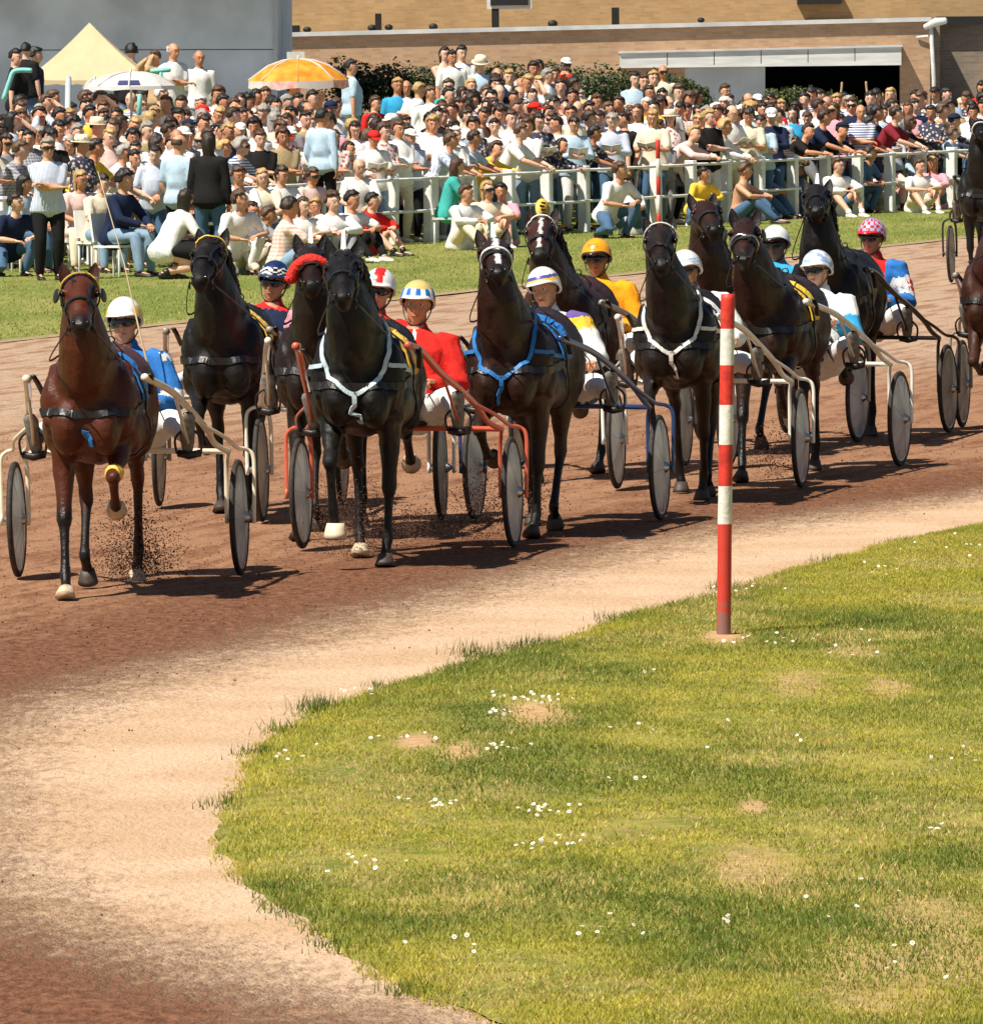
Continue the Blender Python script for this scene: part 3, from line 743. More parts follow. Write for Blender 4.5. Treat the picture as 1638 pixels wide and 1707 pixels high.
# ------------------------------------------------------------------ sulky
def sulky(name_label, loc, rz, frame, w=.62, disc=M_DISC, scale=1.0, drop=0.0, tipz=1.30, group='race sulkies coming round the bend'):
    t = empty('sulky', loc, rz, scale, label=name_label, category='sulky', group=group)
    r = .345
    for s in (1, -1):
        # shaft: from the horse's side back and down, then a lighter tube on over the wheel
        mb = MB()
        P = catmull([(1.78, s * .34, tipz), (1.55, s * .37, tipz - .035), (1.15, s * .42, 1.13), (.72, s * .475, 1.00), (.42, s * .525, .885), (.22, s * .55, .79), (.06, s * (w - .05), .735)], 5)
        n = len(P); mb.loft(P, [.023 - .006 * i / n for i in range(n)], [.023 - .006 * i / n for i in range(n)], n=10)
        mb.loft([P[0] + Vector((.03, 0, .005)), P[0] - Vector((.05, 0, 0))], .024, .024, n=10)
        put('shaft', mb.mesh(), frame, t)
        mb = MB()
        P = catmull([(.50, s * .51, .915), (.30, s * (w - .04), .83), (.08, s * (w + .0), .762), (.0, s * (w + .05), .745), (-.01, s * (w + .088), .70), (-.005, s * (w + .092), .55), (0, s * (w + .088), .36), (0, s * (w + .088), .315)], 5)
        mb.loft(P, .0125, .0125, n=8)
        P = catmull([(.06, s * (w - .05), .735), (.02, s * (w - .068), .66), (.005, s * (w - .072), .5), (0, s * (w - .072), .315)], 5)
        mb.loft(P, .0135, .0135, n=8)
        mb.box((0, s * (w + .088), .345), (.05, .012, .06)); mb.box((0, s * (w - .072), .345), (.05, .012, .06))
        put('wheel_fork', mb.mesh(), frame, t)
        # stay from shaft to stirrup
        mb = MB()
        mb.loft([(1.10, s * .425, 1.115), (.86, s * .44, .93), (.70, s * .455, .80)], .010, .010, n=8)
        mb.loft([(.70, s * .455, .80), (.38, s * .40, .745), (.02, s * .32, .735)], .011, .011, n=8)
        put('stay', mb.mesh(), frame, t)
        mb = MB()
        mb.loft([(.70, s * .39, .76), (.72, s * .455, .745), (.70, s * .52, .76)], [.022] * 3, [.012] * 3, n=8)
        mb.loft(catmull([(.72, s * .385, .76), (.74, s * .38, .85), (.74, s * .455, .905), (.74, s * .53, .85), (.72, s * .525, .76)], 4), .008, .008, n=6)
        put('stirrup', mb.mesh(), M_BLACK, t)
        # wheel
        wl = MB(); wl.ring((0, 0, 0), .324, .019, n=56, k=8, rz=.018)
        wh = put('wheel', wl.mesh(), M_RUB, t); wh.location = (0, s * w, r)
        # slight camber and individual dirt
        wh.rotation_euler = (R(1.2) * s, random.uniform(0, 6), 0)
        rm = MB(); rm.ring((0, 0, 0), .301, .012, n=48, k=6, rz=.014)
        put('rim', rm.mesh(), M_HUB, wh)
        dk = MB(); n = 40
        for side in (1, -1):
            prof = [(.296, .012), (.24, .019), (.15, .028), (.06, .036), (.035, .038)]
            vs = []; fs = []
            for rr, h in prof:
                for j in range(n):
                    a = 2 * math.pi * j / n; vs.append((rr * math.cos(a), side * (h + .0012 * math.sin(a * 8)), rr * math.sin(a)))
            for i in range(len(prof) - 1):
                for j in range(n):
                    j2 = (j + 1) % n; f = (i * n + j, i * n + j2, (i + 1) * n + j2, (i + 1) * n + j)
                    fs.append(f if side == 1 else f[::-1])
            dk.add(vs, fs)
        put('wheel_cover', dk.mesh(), disc, wh)
        sp = MB()
        for j in range(16):
            a = 2 * math.pi * j / 16
            sp.loft([(.04 * math.cos(a), .0375, .04 * math.sin(a)), (.285 * math.cos(a + .1), .0155, .285 * math.sin(a + .1))], .0016, .0016, n=4)
            sp.loft([(.04 * math.cos(a), -.0375, .04 * math.sin(a)), (.285 * math.cos(a + .1), -.0155, .285 * math.sin(a + .1))], .0016, .0016, n=4)
        spo = put('spoke', sp.mesh(), M_HUB, wh); spo['kind'] = 'stuff'
        hb = MB(); hb.loft([(0, -.075, 0), (0, -.045, 0), (0, .045, 0), (0, .075, 0)], [.012, .036, .036, .012], [.012, .036, .036, .012], n=14)
        put('hub', hb.mesh(), M_HUB, wh)
    mb = MB(); mb.loft([(.02, -(w - .05), .735), (.02, -.2, .742), (.02, .2, .742), (.02, (w - .05), .735)], .0165, .0165, n=10)
    put('crossbar', mb.mesh(), frame, t)
    for s in (1, -1):
        mb = MB()
        mb.loft([(.02, s * .13, .742), (-.05, s * .13, .757), (-.12, s * .13, .76), (-.26, s * .12, .735)], .012, .012, n=8)
        put('seat_bracket', mb.mesh(), frame, t)
    mb = MB(); mb.loft([(-.30, 0, .79), (-.26, 0, .785), (-.08, 0, .765), (.06, 0, .775), (.09, 0, .775)], [.12, .17, .19, .15, .1], [.035, .03, .022, .02, .018], side=(0, 1, 0), n=14)
    put('seat', mb.mesh(), M_BLACK, t)
    return t

# ------------------------------------------------------------------ driver
def helmet(parent, J, pattern, mats, peak=1, peakmat=0):
    Rh, H = J['Rh'], J['head']
    mb = MB(); n, m = 40, 22
    def P(ph, th, g):
        d = Vector((math.sin(ph) * math.cos(th), math.sin(ph) * math.sin(th), math.cos(ph)))
        return H + Rh @ Vector((d.x * (.098 + g) - .006, d.y * (.080 + g), d.z * (.100 + g) + .030)), d
    def lim(th):                       # lower edge: high at the brow, low at ears and nape
        return R(80) + R(38) * (0.5 - 0.5 * math.cos(min(math.pi, max(0, (abs(((th + math.pi) % (2 * math.pi)) - math.pi) - .55) * 1.5))))
    vo, vi = [], []
    for i in range(m + 1):
        for j in range(n):
            th = 2 * math.pi * j / n; ph = max(.002, lim(th) * i / m)
            vo.append(P(ph, th, .030 + (.003 if i > m - 2 else 0))[0]); vi.append(P(ph, th, .016)[0])
    fs, ms = [], []
    for i in range(m):
        for j in range(n):
            j2 = (j + 1) % n; fs.append((i * n + j, (i + 1) * n + j, (i + 1) * n + j2, i * n + j2))
            d = P(lim(2 * math.pi * (j + .5) / n) * (i + .5) / m, 2 * math.pi * (j + .5) / n, 0)[1]; ms.append(pattern(d))
    o = len(vo)
    for j in range(n):
        j2 = (j + 1) % n; fs.append((m * n + j, o + m * n + j, o + m * n + j2, m * n + j2)); ms.append(peakmat)
    for i in range(m):
        for j in range(n):
            j2 = (j + 1) % n; fs.append((o + i * n + j2, o + (i + 1) * n + j2, o + (i + 1) * n + j, o + i * n + j)); ms.append(len(mats) - 1)
    mb.add([v for v in vo] + [v for v in vi], fs); mb.m = ms
    h = put('helmet', mb.mesh(), mats, parent)
    if peak:
        pk = MB(); vs = []; fs = []; k = 15
        for i in range(k):
            a = R(-62) + R(124) * i / (k - 1)
            b = P(lim(a) - R(6), a, .030)[0]; ext = .045 * math.cos(a * 1.35)
            vs += [b, b + Rh @ Vector((math.cos(a) * ext, math.sin(a) * ext * .6, -.012 - ext * .15)), b + Rh @ Vector((math.cos(a) * ext, math.sin(a) * ext * .6, -.019 - ext * .15)), b + Rh @ Vector((0, 0, -.010))]
        for i in range(k - 1):
            for q in range(4): fs.append((i * 4 + q, i * 4 + (q + 1) % 4, (i + 1) * 4 + (q + 1) % 4, (i + 1) * 4 + q))
        pk.add(vs, fs); put('peak', pk.mesh(), mats[peakmat], h)
    return h
def goggles(parent, J):
    Rh, H = J['Rh'], J['head']; q = lambda x, y, z: H + Rh @ Vector((x, y, z))
    mb = MB(); mb.loft([q(.050, .072, .008), q(.086, .050, .006), q(.100, .026, .006), q(.098, 0, .010), q(.100, -.026, .006), q(.086, -.050, .006), q(.050, -.072, .008)], [.006, .010, .010, .008, .010, .010, .006], [.016, .026, .027, .019, .027, .026, .016], side=Rh @ Vector((1, 0, .0)), n=8)
    g = put('goggles', mb.mesh(), M_GOGGLE, parent)
    mb = MB()
    pts = [q(.055, .076, .010), q(0, .092, .012), q(-.06, .07, .014), q(-.09, 0, .014), q(-.06, -.07, .014), q(0, -.092, .012), q(.055, -.076, .010)]
    mb.loft(catmull(pts, 3), .004, .010, n=6); put('goggle_strap', mb.mesh(), M_BLACK, g); return g
def make_driver(label, loc, rz, jacket, jmats, helm, hmats, yaw=0., lean=-.30, side=0., skin=0, peakmat=0, visor='goggles', scale=1.0, legs='white', hipz=.845, arms=0, pitch=0.05, seed=0):
    J = figure(slim=1.12, hip=(-.10, side * .25, hipz), lean=lean, side_lean=-side * .5, head_yaw=yaw, head_pitch=pitch,
               hands=[(.10, .20 + arms, 1.03), (.10, -.20, 1.03)], poles=[(-.2, .55, -1), (-.2, -.55, -1)],
               feet=[(.66, .44, .86), (.66, -.44, .86)], knees=[(.1, .5, 1), (.1, -.5, 1)], foot_pitch=(R(-62), R(-62)), foot_yaw=(.15, -.15))
    t = empty('person', loc, rz, scale, label=label, category='driver', group='sulky drivers in the race')
    pm = person_meshes(J, sleeves='long', legs='long', fine=True, seed=seed, hair=('short',), hands_curl=.95)
    put('body', pm['body'], [SKIN[skin], M_EYE, M_LIP, M_WHITE_EYE], t)
    jm = pm['shirt_long']
    if jacket:
        for p in jm.polygons: p.material_index = jacket(p.center, J)
    put('jacket', jm, jmats, t)
    put('trousers', pm['legs_long'], cloth(legs, (0, 0, 0)), t)
    M_SOLE = mat('boot_sole_grey', (.20, .19, .17), rough=.8, vary=.3, scale=30)
    for k in 'LR':
        pm['shoe_' + k].materials.append(M_BLACK); pm['shoe_' + k].materials.append(M_SOLE)
        d = J['F' + k]; up = Vector((0, 0, 1)); up = (up - d * up.dot(d)).normalized()
        for p in pm['shoe_' + k].polygons:
            if p.normal.dot(up) < -.35: p.material_index = 1
        put('boot', pm['shoe_' + k], None, t)
    if visor != 'hair': helmet(t, J, helm, hmats, peakmat=peakmat)
    if visor == 'goggles': goggles(t, J)
    Rh, H = J['Rh'], J['head']; q = lambda x, y, z: H + Rh @ Vector((x, y, z))
    mb = MB(); mb.loft(catmull([q(.0, .092, .0), q(.022, .078, -.06), q(.05, .045, -.108), q(.058, 0, -.122), q(.05, -.045, -.108), q(.022, -.078, -.06), q(.0, -.092, .0)], 4), .007, .004, n=6)
    put('chin_strap', mb.mesh(), M_BLACK, t)
    bpy.data.meshes.remove(pm['hair_short'])
    return t, J

# ------------------------------------------------------------------ harness
def harness(root, hz, hz_scale=1.0, brow=None, collar=None, colstyle='V', pad=None, plate=None, noseband=None, fleece=False, blinkers=False, hood=None, seed=0, rein_to=None, halter=M_BLACK, martingale=None):
    HT, RH, bvh = hz['HT'], hz['RH'], hz['bvh']
    b = MB()
    for s in (1, -1):
        strap(b, [HT((1.05, s * .075, 1.86)), HT((1.10, s * .11, 1.78)), HT((1.20, s * .10, 1.64)), HT((1.30, s * .075, 1.50)), HT((1.375, s * .062, 1.42))], .022, bvh)
        b.ring(HT((1.385, s * .070, 1.41)), .026, .005, axis='Y', n=14, k=5)
    strap(b, [HT((1.26, .10, 1.56)), HT((1.33, .06, 1.60)), HT((1.36, 0, 1.61)), HT((1.33, -.06, 1.60)), HT((1.26, -.10, 1.56)), HT((1.20, 0, 1.45)), HT((1.26, .10, 1.56))], .024, bvh)
    strap(b, [HT((1.14, .11, 1.78)), HT((1.30, .0, 1.70)), HT((1.40, .02, 1.55))][:1] + [HT((1.25, .04, 1.72)), HT((1.38, .03, 1.58))], .015, bvh)
    put('bridle', b.mesh(smooth=False), halter, root)
    if noseband:
        b = MB(); strap(b, [HT((1.24, .10, 1.57)), HT((1.31, .06, 1.63)), HT((1.335, 0, 1.64)), HT((1.31, -.06, 1.63)), HT((1.24, -.10, 1.57))], .020, bvh, off=.02)
        put('noseband', b.mesh(), noseband, root)
    if brow:
        b = MB(); strap(b, [HT((1.06, .10, 1.79)), HT((1.12, .085, 1.84)), HT((1.145, .03, 1.86)), HT((1.145, -.03, 1.86)), HT((1.12, -.085, 1.84)), HT((1.06, -.10, 1.79))], .036, bvh, off=.022)
        put('browband', b.mesh(smooth=False), brow[0], root)
        if len(brow) > 1:
            b = MB(); strap(b, [HT((1.02, .09, 1.85)), HT((1.08, .06, 1.90)), HT((1.09, 0, 1.91)), HT((1.08, -.06, 1.90)), HT((1.02, -.09, 1.85))], .05, bvh, off=.024)
            put('headpiece', b.mesh(), brow[1], root)
    if hood:
        b = MB(); b.loft([HT((1.0, 0, 1.83)), HT((1.06, 0, 1.83)), HT((1.14, 0, 1.79)), HT((1.20, 0, 1.745))], [.085, .10, .112, .112], [.085, .112, .125, .12], side=RH @ Vector((0, 1, 0)), n=16)
        put('ear_hood', b.mesh(), hood, root)
    if fleece:
        b = MB(); rnd = random.Random(4)
        pts = [HT((1.24, .12, 1.56)), HT((1.30, .075, 1.63)), HT((1.335, 0, 1.655)), HT((1.30, -.075, 1.63)), HT((1.24, -.12, 1.56))]
        b.loft(catmull(pts, 6), .036, .036, n=14); me = fuse(b, .008, 2)
        for v in me.vertices: v.co += v.normal * (rnd.random() * .008)
        put('nose_roll', me, M_FLEECE, root)
    if blinkers:
        for s in (1, -1):
            b = MB(); pts = [HT((1.20, s * .12, 1.74)), HT((1.26, s * .125, 1.70)), HT((1.27, s * .118, 1.65))]
            b.ball(HT((1.225, s * .122, 1.70)), (.05, .010, .045), rot=RH @ Euler((0, 0, -s * .35)).to_matrix()); put('blinker', b.mesh(), M_BLACK, root)
    # saddle with its pad
    b = MB(); strap(b, [(.16, .16, .88), (.15, .285, 1.10), (.12, .24, 1.36), (.12, .12, 1.49), (.12, 0, 1.53), (.12, -.12, 1.49), (.12, -.24, 1.36), (.15, -.285, 1.10), (.16, -.16, .88)], .06, bvh, off=.02)
    b.ball((.12, .06, 1.545), (.035, .03, .03)); b.ball((.12, -.06, 1.545), (.035, .03, .03))
    for s in (1, -1):
        b.ring((.12, s * .08, 1.575), .022, .005, axis='X', n=14, k=5)
        b.loft([(.44, s * .335, 1.37), (.30, s * .325, 1.32), (.14, s * .31, 1.24)], .010, .018, n=8)
    put('saddle', b.mesh(), M_BLACK, root)
    if pad:
        b = MB()
        for dx in (-.21, -.14, -.07, 0, .07):
            strap(b, [(.10 + dx, .29, 1.20), (.10 + dx, .24, 1.37), (.10 + dx, .12, 1.48), (.10 + dx, 0, 1.51), (.10 + dx, -.12, 1.48), (.10 + dx, -.24, 1.37), (.10 + dx, -.29, 1.20)], .082, bvh, off=.012)
        put('saddle_cloth', b.mesh(smooth=False), pad, root)
    NT = hz['NT']
    if collar:
        b = MB(); w = .027
        if colstyle == 'V':
            for s in (1, -1):
                strap(b, [(.42, s * .24, 1.45), (.58, s * .22, 1.34), (.72, s * .16, 1.22), (.84, s * .07, 1.12), (.87, 0, 1.08)], w, bvh, off=.012)
            strap(b, [(.88, 0, 1.10), (.87, 0, 1.02), (.83, 0, .94), (.78, 0, .90)], w, bvh, off=.012, per=4)
        elif colstyle == 'loop':
            for s in (1, -1):
                strap(b, [NT((.56, s * .15, 1.54), .3), NT((.66, s * .18, 1.42), .15), (.74, s * .17, 1.28), (.83, s * .11, 1.16), (.87, s * .0, 1.10)], w, bvh, off=.012)
                strap(b, [(.74, s * .19, 1.28), (.62, s * .25, 1.26), (.40, s * .29, 1.24), (.16, s * .29, 1.22)], w, bvh, off=.012)
            strap(b, [(.88, 0, 1.12), (.87, 0, 1.02), (.83, 0, .94), (.78, 0, .90)], w, bvh, off=.012, per=4)
        put('breast_strap', b.mesh(smooth=False), collar, root)
    b = MB()
    strap(b, [(.14, .29, 1.17), (.45, .29, 1.16), (.70, .22, 1.15), (.84, .12, 1.15), (.88, 0, 1.15), (.84, -.12, 1.15), (.70, -.22, 1.15), (.45, -.29, 1.16), (.14, -.29, 1.17)], .05, bvh, off=.009)
    if colstyle != 'none': put('breast_collar', b.mesh(smooth=False), M_BLACK, root)
    if martingale:
        b = MB(); strap(b, [(.88, 0, 1.04), (.87, 0, .98), (.84, 0, .93)], .042, bvh, off=.016, per=3); put('martingale', b.mesh(smooth=False), martingale, root)
    if plate:
        b = MB(); e = HT((1.06, 0, 1.86)); up = RH @ Vector((-.12, 0, 1)).normalized(); fw = RH @ Vector((1, 0, 0)); sd = RH @ Vector((0, 1, 0))
        kind, m1, m2 = plate
        if kind == 'edge':
            vs = []
            for h, a in ((0, .055), (.06, .06), (.12, .045), (.17, .012)):
                for (x, y) in ((a, .016 * (1 - h * 3)), (-a, .016 * (1 - h * 3)), (-a, -.016 * (1 - h * 3)), (a, -.016 * (1 - h * 3))): vs.append(e + up * (h + .02) + fw * x + sd * y)
            fs = [(3, 2, 1, 0), (12, 13, 14, 15)]
            for i in range(3):
                for q in range(4): fs.append((i * 4 + q, i * 4 + (q + 1) % 4, i * 4 + 4 + (q + 1) % 4, i * 4 + 4 + q))
            b.add(vs, fs); put('head_number_plate', b.mesh(smooth=False), m1, root)
        else:
            rt = Matrix((fw * .5 + sd * -.87, fw * .87 + sd * .5, up)).transposed()
            b.loft([e + up * .13 - (rt @ Vector((0, .006, 0))), e + up * .13 + (rt @ Vector((0, .006, 0)))], [.055, .055], [.085, .085], side=rt @ Vector((1, 0, 0)), n=24, caps=False)
            pl = put('head_number_plate', b.mesh(), m1, root)
            b = MB()
            for dz, dx in ((.05, 0), (.02, .01), (-.01, 0), (-.045, -.008)):
                for sg in (1, -1): b.box(e + up * (.13 + dz) + rt @ Vector((dx, sg * .010, 0)), (.035, .004, .016), rot=rt)
            put('printed_mark', b.mesh(smooth=False), m2, pl)
    if rein_to:
        for s, hnd in ((1, rein_to[0]), (-1, rein_to[1])):
            b = MB(); b.loft(catmull([HT((1.385, s * .078, 1.41)), NT((.80, s * .20, 1.46), .3), Vector((.12, s * .09, 1.565)), Vector((-.5, s * .14, 1.40)), Vector(hnd)], 6), .0075, .0035, n=5)
            put('rein', b.mesh(), rein_to[2] if len(rein_to) > 2 else M_BLACK, root)
def make_horse(label, loc, rz, scale, spec, coatm, mane=M_MANE, kw=None, har=None, boots=(), hoofm=None, knee=None, group='trotting race horses harnessed to sulkies', seed=0):
    hz = horse(spec, seed=seed, **(kw or {}))
    root = empty('horse', loc, rz, scale,  label=label, category='horse', group=group)
    root.scale = (scale, scale, scale * .92)
    put('body', hz['mesh'], [coatm, M_EYE], root)
    put('mane', mane_mb(hz['NT'], hz['HT'], seed, random.Random(seed).choice((1, -1))).mesh(), mane, root)
    put('tail', tail_mb(seed).mesh(), mane, root)
    for k in ('FL', 'FR', 'HL', 'HR'):
        p, a, nm = hz['legs'][k]
        hm = (hoofm or {}).get(k, M_HOOF_D)
        put('hoof', hoof_mb(p[3], a).mesh(), hm, root)
        if k in boots: put('bell_boot', hoof_mb(p[3] - Vector((math.sin(a), 0, -math.cos(a))) * .02, a, True).mesh(), M_BOOT, root)
        if knee and k in knee:
            b = MB(); K = p[1]; u = (p[0] - p[1]).normalized(); b.loft([K + u * .045, K + u * .075], .056, .060, n=12, side=(0, 1, 0)); put('knee_boot', b.mesh(), knee[k], root)
    harness(root, hz, seed=seed, **(har or {}))
    return root, hz
# ------------------------------------------------------------------ ground, track, turf
EDGE = [(1300, 1860), (1040, 1780), (830, 1707), (700, 1660), (600, 1612), (540, 1562), (470, 1520), (400, 1472), (371, 1432), (362, 1400), (374, 1350), (397, 1310), (412, 1255), (466, 1216), (530, 1182), (640, 1146), (720, 1122), (800, 1100), (900, 1078), (1000, 1042), (1100, 1012), (1200, 986), (1350, 944), (1500, 902), (1638, 878), (1900, 838), (2600, 745), (3600, 640)]
EDGE_W = [ground(*p) for p in EDGE]
_eY = np.array([p.y for p in EDGE_W]); _eX = np.array([p.x for p in EDGE_W])
_o = np.argsort(_eY); _eY, _eX = _eY[_o], _eX[_o]
def edge_x(Y): return np.interp(Y, _eY, _eX)
def edge_dist(X, Y):
    """distance of points from the turf edge polyline"""
    X = np.asarray(X, float); Y = np.asarray(Y, float); best = np.full(X.shape, 1e9)
    for i in range(len(_eX) - 1):
        ax, ay, bx, by = _eX[i], _eY[i], _eX[i + 1], _eY[i + 1]
        L = (bx - ax) ** 2 + (by - ay) ** 2
        t = np.clip(((X - ax) * (bx - ax) + (Y - ay) * (by - ay)) / L, 0, 1)
        best = np.minimum(best, np.hypot(X - ax - t * (bx - ax), Y - ay - t * (by - ay)))
    return best
def grid_mesh(name, XX, YY, ZZ):
    r, c = XX.shape
    co = np.stack([XX, YY, ZZ], -1).reshape(-1, 3)
    i = np.arange(r - 1)[:, None] * c + np.arange(c - 1)[None, :]
    q = np.stack([i, i + 1, i + c + 1, i + c], -1).reshape(-1, 4)
    me = bpy.data.meshes.new(name)
    me.vertices.add(len(co)); me.vertices.foreach_set('co', co.ravel().astype(np.float32))
    me.loops.add(q.size); me.loops.foreach_set('vertex_index', q.ravel().astype(np.int32))
    me.polygons.add(len(q)); me.polygons.foreach_set('loop_start', np.arange(0, q.size, 4, dtype=np.int32))
    me.polygons.foreach_set('use_smooth', np.ones(len(q), bool)); me.update(calc_edges=True); me.validate(); return me
def attr(me, name, arr, dom='POINT'):
    a = me.attributes.new(name, 'FLOAT', dom); a.data.foreach_set('value', np.asarray(arr, np.float32).ravel())
# crowd side geometry
FA, FB = ground(0, 452), ground(1505, 352)
FA.z = FB.z = 0
FD = (FB - FA).normalized(); FN = Vector((-FD.y, FD.x, 0))
def bank_t(X, Y): return (X - FA.x) * FN.x + (Y - FA.y) * FN.y
def bank_z(X, Y):
    t = bank_t(X, Y); return np.clip((t - .6) * .13, 0, 1.05)
VA, VB = ground(0, 572), ground(1638, 394)
VD = (VB - VA).normalized(); VN = Vector((-VD.y, VD.x, 0))
def verge_t(X, Y): return (X - VA.x) * VN.x + (Y - VA.y) * VN.y

def ngroup_col(nt, vec, scale, detail=4, rough=.55):
    n = nt.nodes.new('ShaderNodeTexNoise'); n.inputs['Scale'].default_value = scale; n.inputs['Detail'].default_value = detail; n.inputs['Roughness'].default_value = rough
    nt.links.new(vec, n.inputs['Vector']); return n.outputs['Fac']
def mixc(nt, fac, a, b, mode='MIX'):
    m = nt.nodes.new('ShaderNodeMixRGB'); m.blend_type = mode
    for s, v in ((0, fac), (1, a), (2, b)):
        if isinstance(v, (tuple, list)): m.inputs[s].default_value = (*v, 1) if len(v) == 3 else v
        elif isinstance(v, (int, float)): m.inputs[s].default_value = v
        else: nt.links.new(v, m.inputs[s])
    return m.outputs[0]
def mrange(nt, v, a, b, c=0., d=1., smooth=True):
    m = nt.nodes.new('ShaderNodeMapRange'); m.interpolation_type = 'SMOOTHSTEP' if smooth else 'LINEAR'
    nt.links.new(v, m.inputs[0])
    for i, x in zip((1, 2, 3, 4), (a, b, c, d)): m.inputs[i].default_value = x
    return m.outputs[0]
def math2(nt, op, a, b):
    m = nt.nodes.new('ShaderNodeMath'); m.operation = op
    for i, v in enumerate((a, b)):
        if isinstance(v, (int, float)): m.inputs[i].default_value = v
        else: nt.links.new(v, m.inputs[i])
    return m.outputs[0]
def mapping(nt, vec, scale=(1, 1, 1), rot=(0, 0, 0)):
    m = nt.nodes.new('ShaderNodeMapping'); m.inputs['Scale'].default_value = scale; m.inputs['Rotation'].default_value = rot
    nt.links.new(vec, m.inputs[0]); return m.outputs[0]
def newmat(name, rough=.9, spec=.15):
    m = bpy.data.materials.new(name); MATS[name] = m; m.use_nodes = True; nt = m.node_tree
    b = nt.nodes['Principled BSDF']; b.inputs['Roughness'].default_value = rough; b.inputs['Specular IOR Level'].default_value = spec
    tc = nt.nodes.new('ShaderNodeTexCoord'); return m, nt, b, tc.outputs['Object']
def fattr(nt, name):
    a = nt.nodes.new('ShaderNodeAttribute'); a.attribute_name = name; return a.outputs['Fac']
def bumpn(nt, b, h, strength, dist):
    p = nt.nodes.new('ShaderNodeBump'); p.inputs['Strength'].default_value = strength; p.inputs['Distance'].default_value = dist
    nt.links.new(h, p.inputs['Height']); nt.links.new(p.outputs[0], b.inputs['Normal'])

# base sheet to the horizon
g = MB(); g.add([(-1500, -200, -.03), (1500, -200, -.03), (1500, 3000, -.03), (-1500, 3000, -.03)], [(0, 1, 2, 3)])
g.build('ground', mat('far_ground', (.12, .14, .04), rough=.95, vary=.3, scale=.2), kind='structure')

# the track
ANG = math.atan2(_eX[-6] - _eX[-16], _eY[-6] - _eY[-16])       # compass direction of the running line
m, nt, b, vec = newmat('track_sand', .95, .1)
d = fattr(nt, 'edge_dist'); wd = fattr(nt, 'dry_width')
run = mapping(nt, vec, (1, 1, 1), (0, 0, ANG))
st = mapping(nt, run, (5.0, .55, 1))
n_st = ngroup_col(nt, st, 1.0, 6, .6); n_big = ngroup_col(nt, vec, .9, 5); n_mid = ngroup_col(nt, mapping(nt, run, (3, 1, 1)), 2.4, 6, .65)
n_fine = ngroup_col(nt, vec, 55, 3, .7); n_fine2 = ngroup_col(nt, mapping(nt, vec, (1, .35, 1)), 22, 4, .7)
q = math2(nt, 'SUBTRACT', d, wd)
q = math2(nt, 'ADD', q, math2(nt, 'MULTIPLY', math2(nt, 'SUBTRACT', n_mid, .5), 1.0))
q = math2(nt, 'ADD', q, math2(nt, 'MULTIPLY', math2(nt, 'SUBTRACT', n_fine2, .5), 1.7))
q = math2(nt, 'ADD', q, math2(nt, 'MULTIPLY', math2(nt, 'SUBTRACT', n_fine, .5), 1.0))
wet = mrange(nt, q, -.55, .6)
DRY, DRY2, WETC, MID, FARC = (.53, .36, .225), (.62, .44, .30), (.118, .048, .024), (.33, .18, .105), (.44, .31, .215)
dry = mixc(nt, mrange(nt, n_big, .35, .65), DRY, DRY2)
wetc = mixc(nt, mrange(nt, n_fine2, .3, .7), WETC, (.24, .115, .065))
# harrowed and hoof-cut middle: pale crust broken by dark soil
q2 = math2(nt, 'ADD', d, math2(nt, 'MULTIPLY', math2(nt, 'SUBTRACT', n_mid, .5), 2.4))
far = mrange(nt, q2, 2.6, 4.0)
mid = mixc(nt, mrange(nt, math2(nt, 'ADD', math2(nt, 'MULTIPLY', n_st, .65), math2(nt, 'MULTIPLY', n_fine2, .35)), .39, .55), (.20, .095, .052), MID)
track = mixc(nt, far, wetc, mid)
q3 = math2(nt, 'ADD', d, math2(nt, 'MULTIPLY', math2(nt, 'SUBTRACT', n_mid, .5), 4))
farther = mrange(nt, q3, 9, 16)
track = mixc(nt, farther, track, mixc(nt, mrange(nt, n_st, .36, .54), (.30, .17, .105), FARC))
col = mixc(nt, wet, dry, track)
sp = mixc(nt, mrange(nt, n_fine, .3, .75), (.78, .76, .74), (1.18, 1.17, 1.15))
col = mixc(nt, 1.0, col, sp, 'MULTIPLY')
nt.links.new(col, b.inputs['Base Color'])
hb = math2(nt, 'ADD', math2(nt, 'MULTIPLY', n_fine2, .8), math2(nt, 'MULTIPLY', n_fine, .3)); hb = math2(nt, 'ADD', hb, math2(nt, 'MULTIPLY', n_mid, .8))
vr = nt.nodes.new('ShaderNodeTexVoronoi'); vr.feature = 'SMOOTH_F1'; vr.inputs['Scale'].default_value = 4.2; nt.links.new(mapping(nt, mixc(nt, .12, run, nt.nodes.new('ShaderNodeTexNoise').outputs[1]), (1, .7, 1)), vr.inputs['Vector'])
pit = math2(nt, 'MULTIPLY', mrange(nt, vr.outputs['Distance'], .05, .34), wet)
hb = math2(nt, 'ADD', hb, math2(nt, 'MULTIPLY', pit, 1.3))
bumpn(nt, b, hb, .65, .045)
u = np.linspace(-1.25, 1.6, 260)
Ys = np.concatenate([np.geomspace(14, 140, 420), np.geomspace(142, 330, 40)])
YY = np.repeat(Ys[:, None], len(u), 1)
XX = u[None, :] * (YY * .0525 + .4)
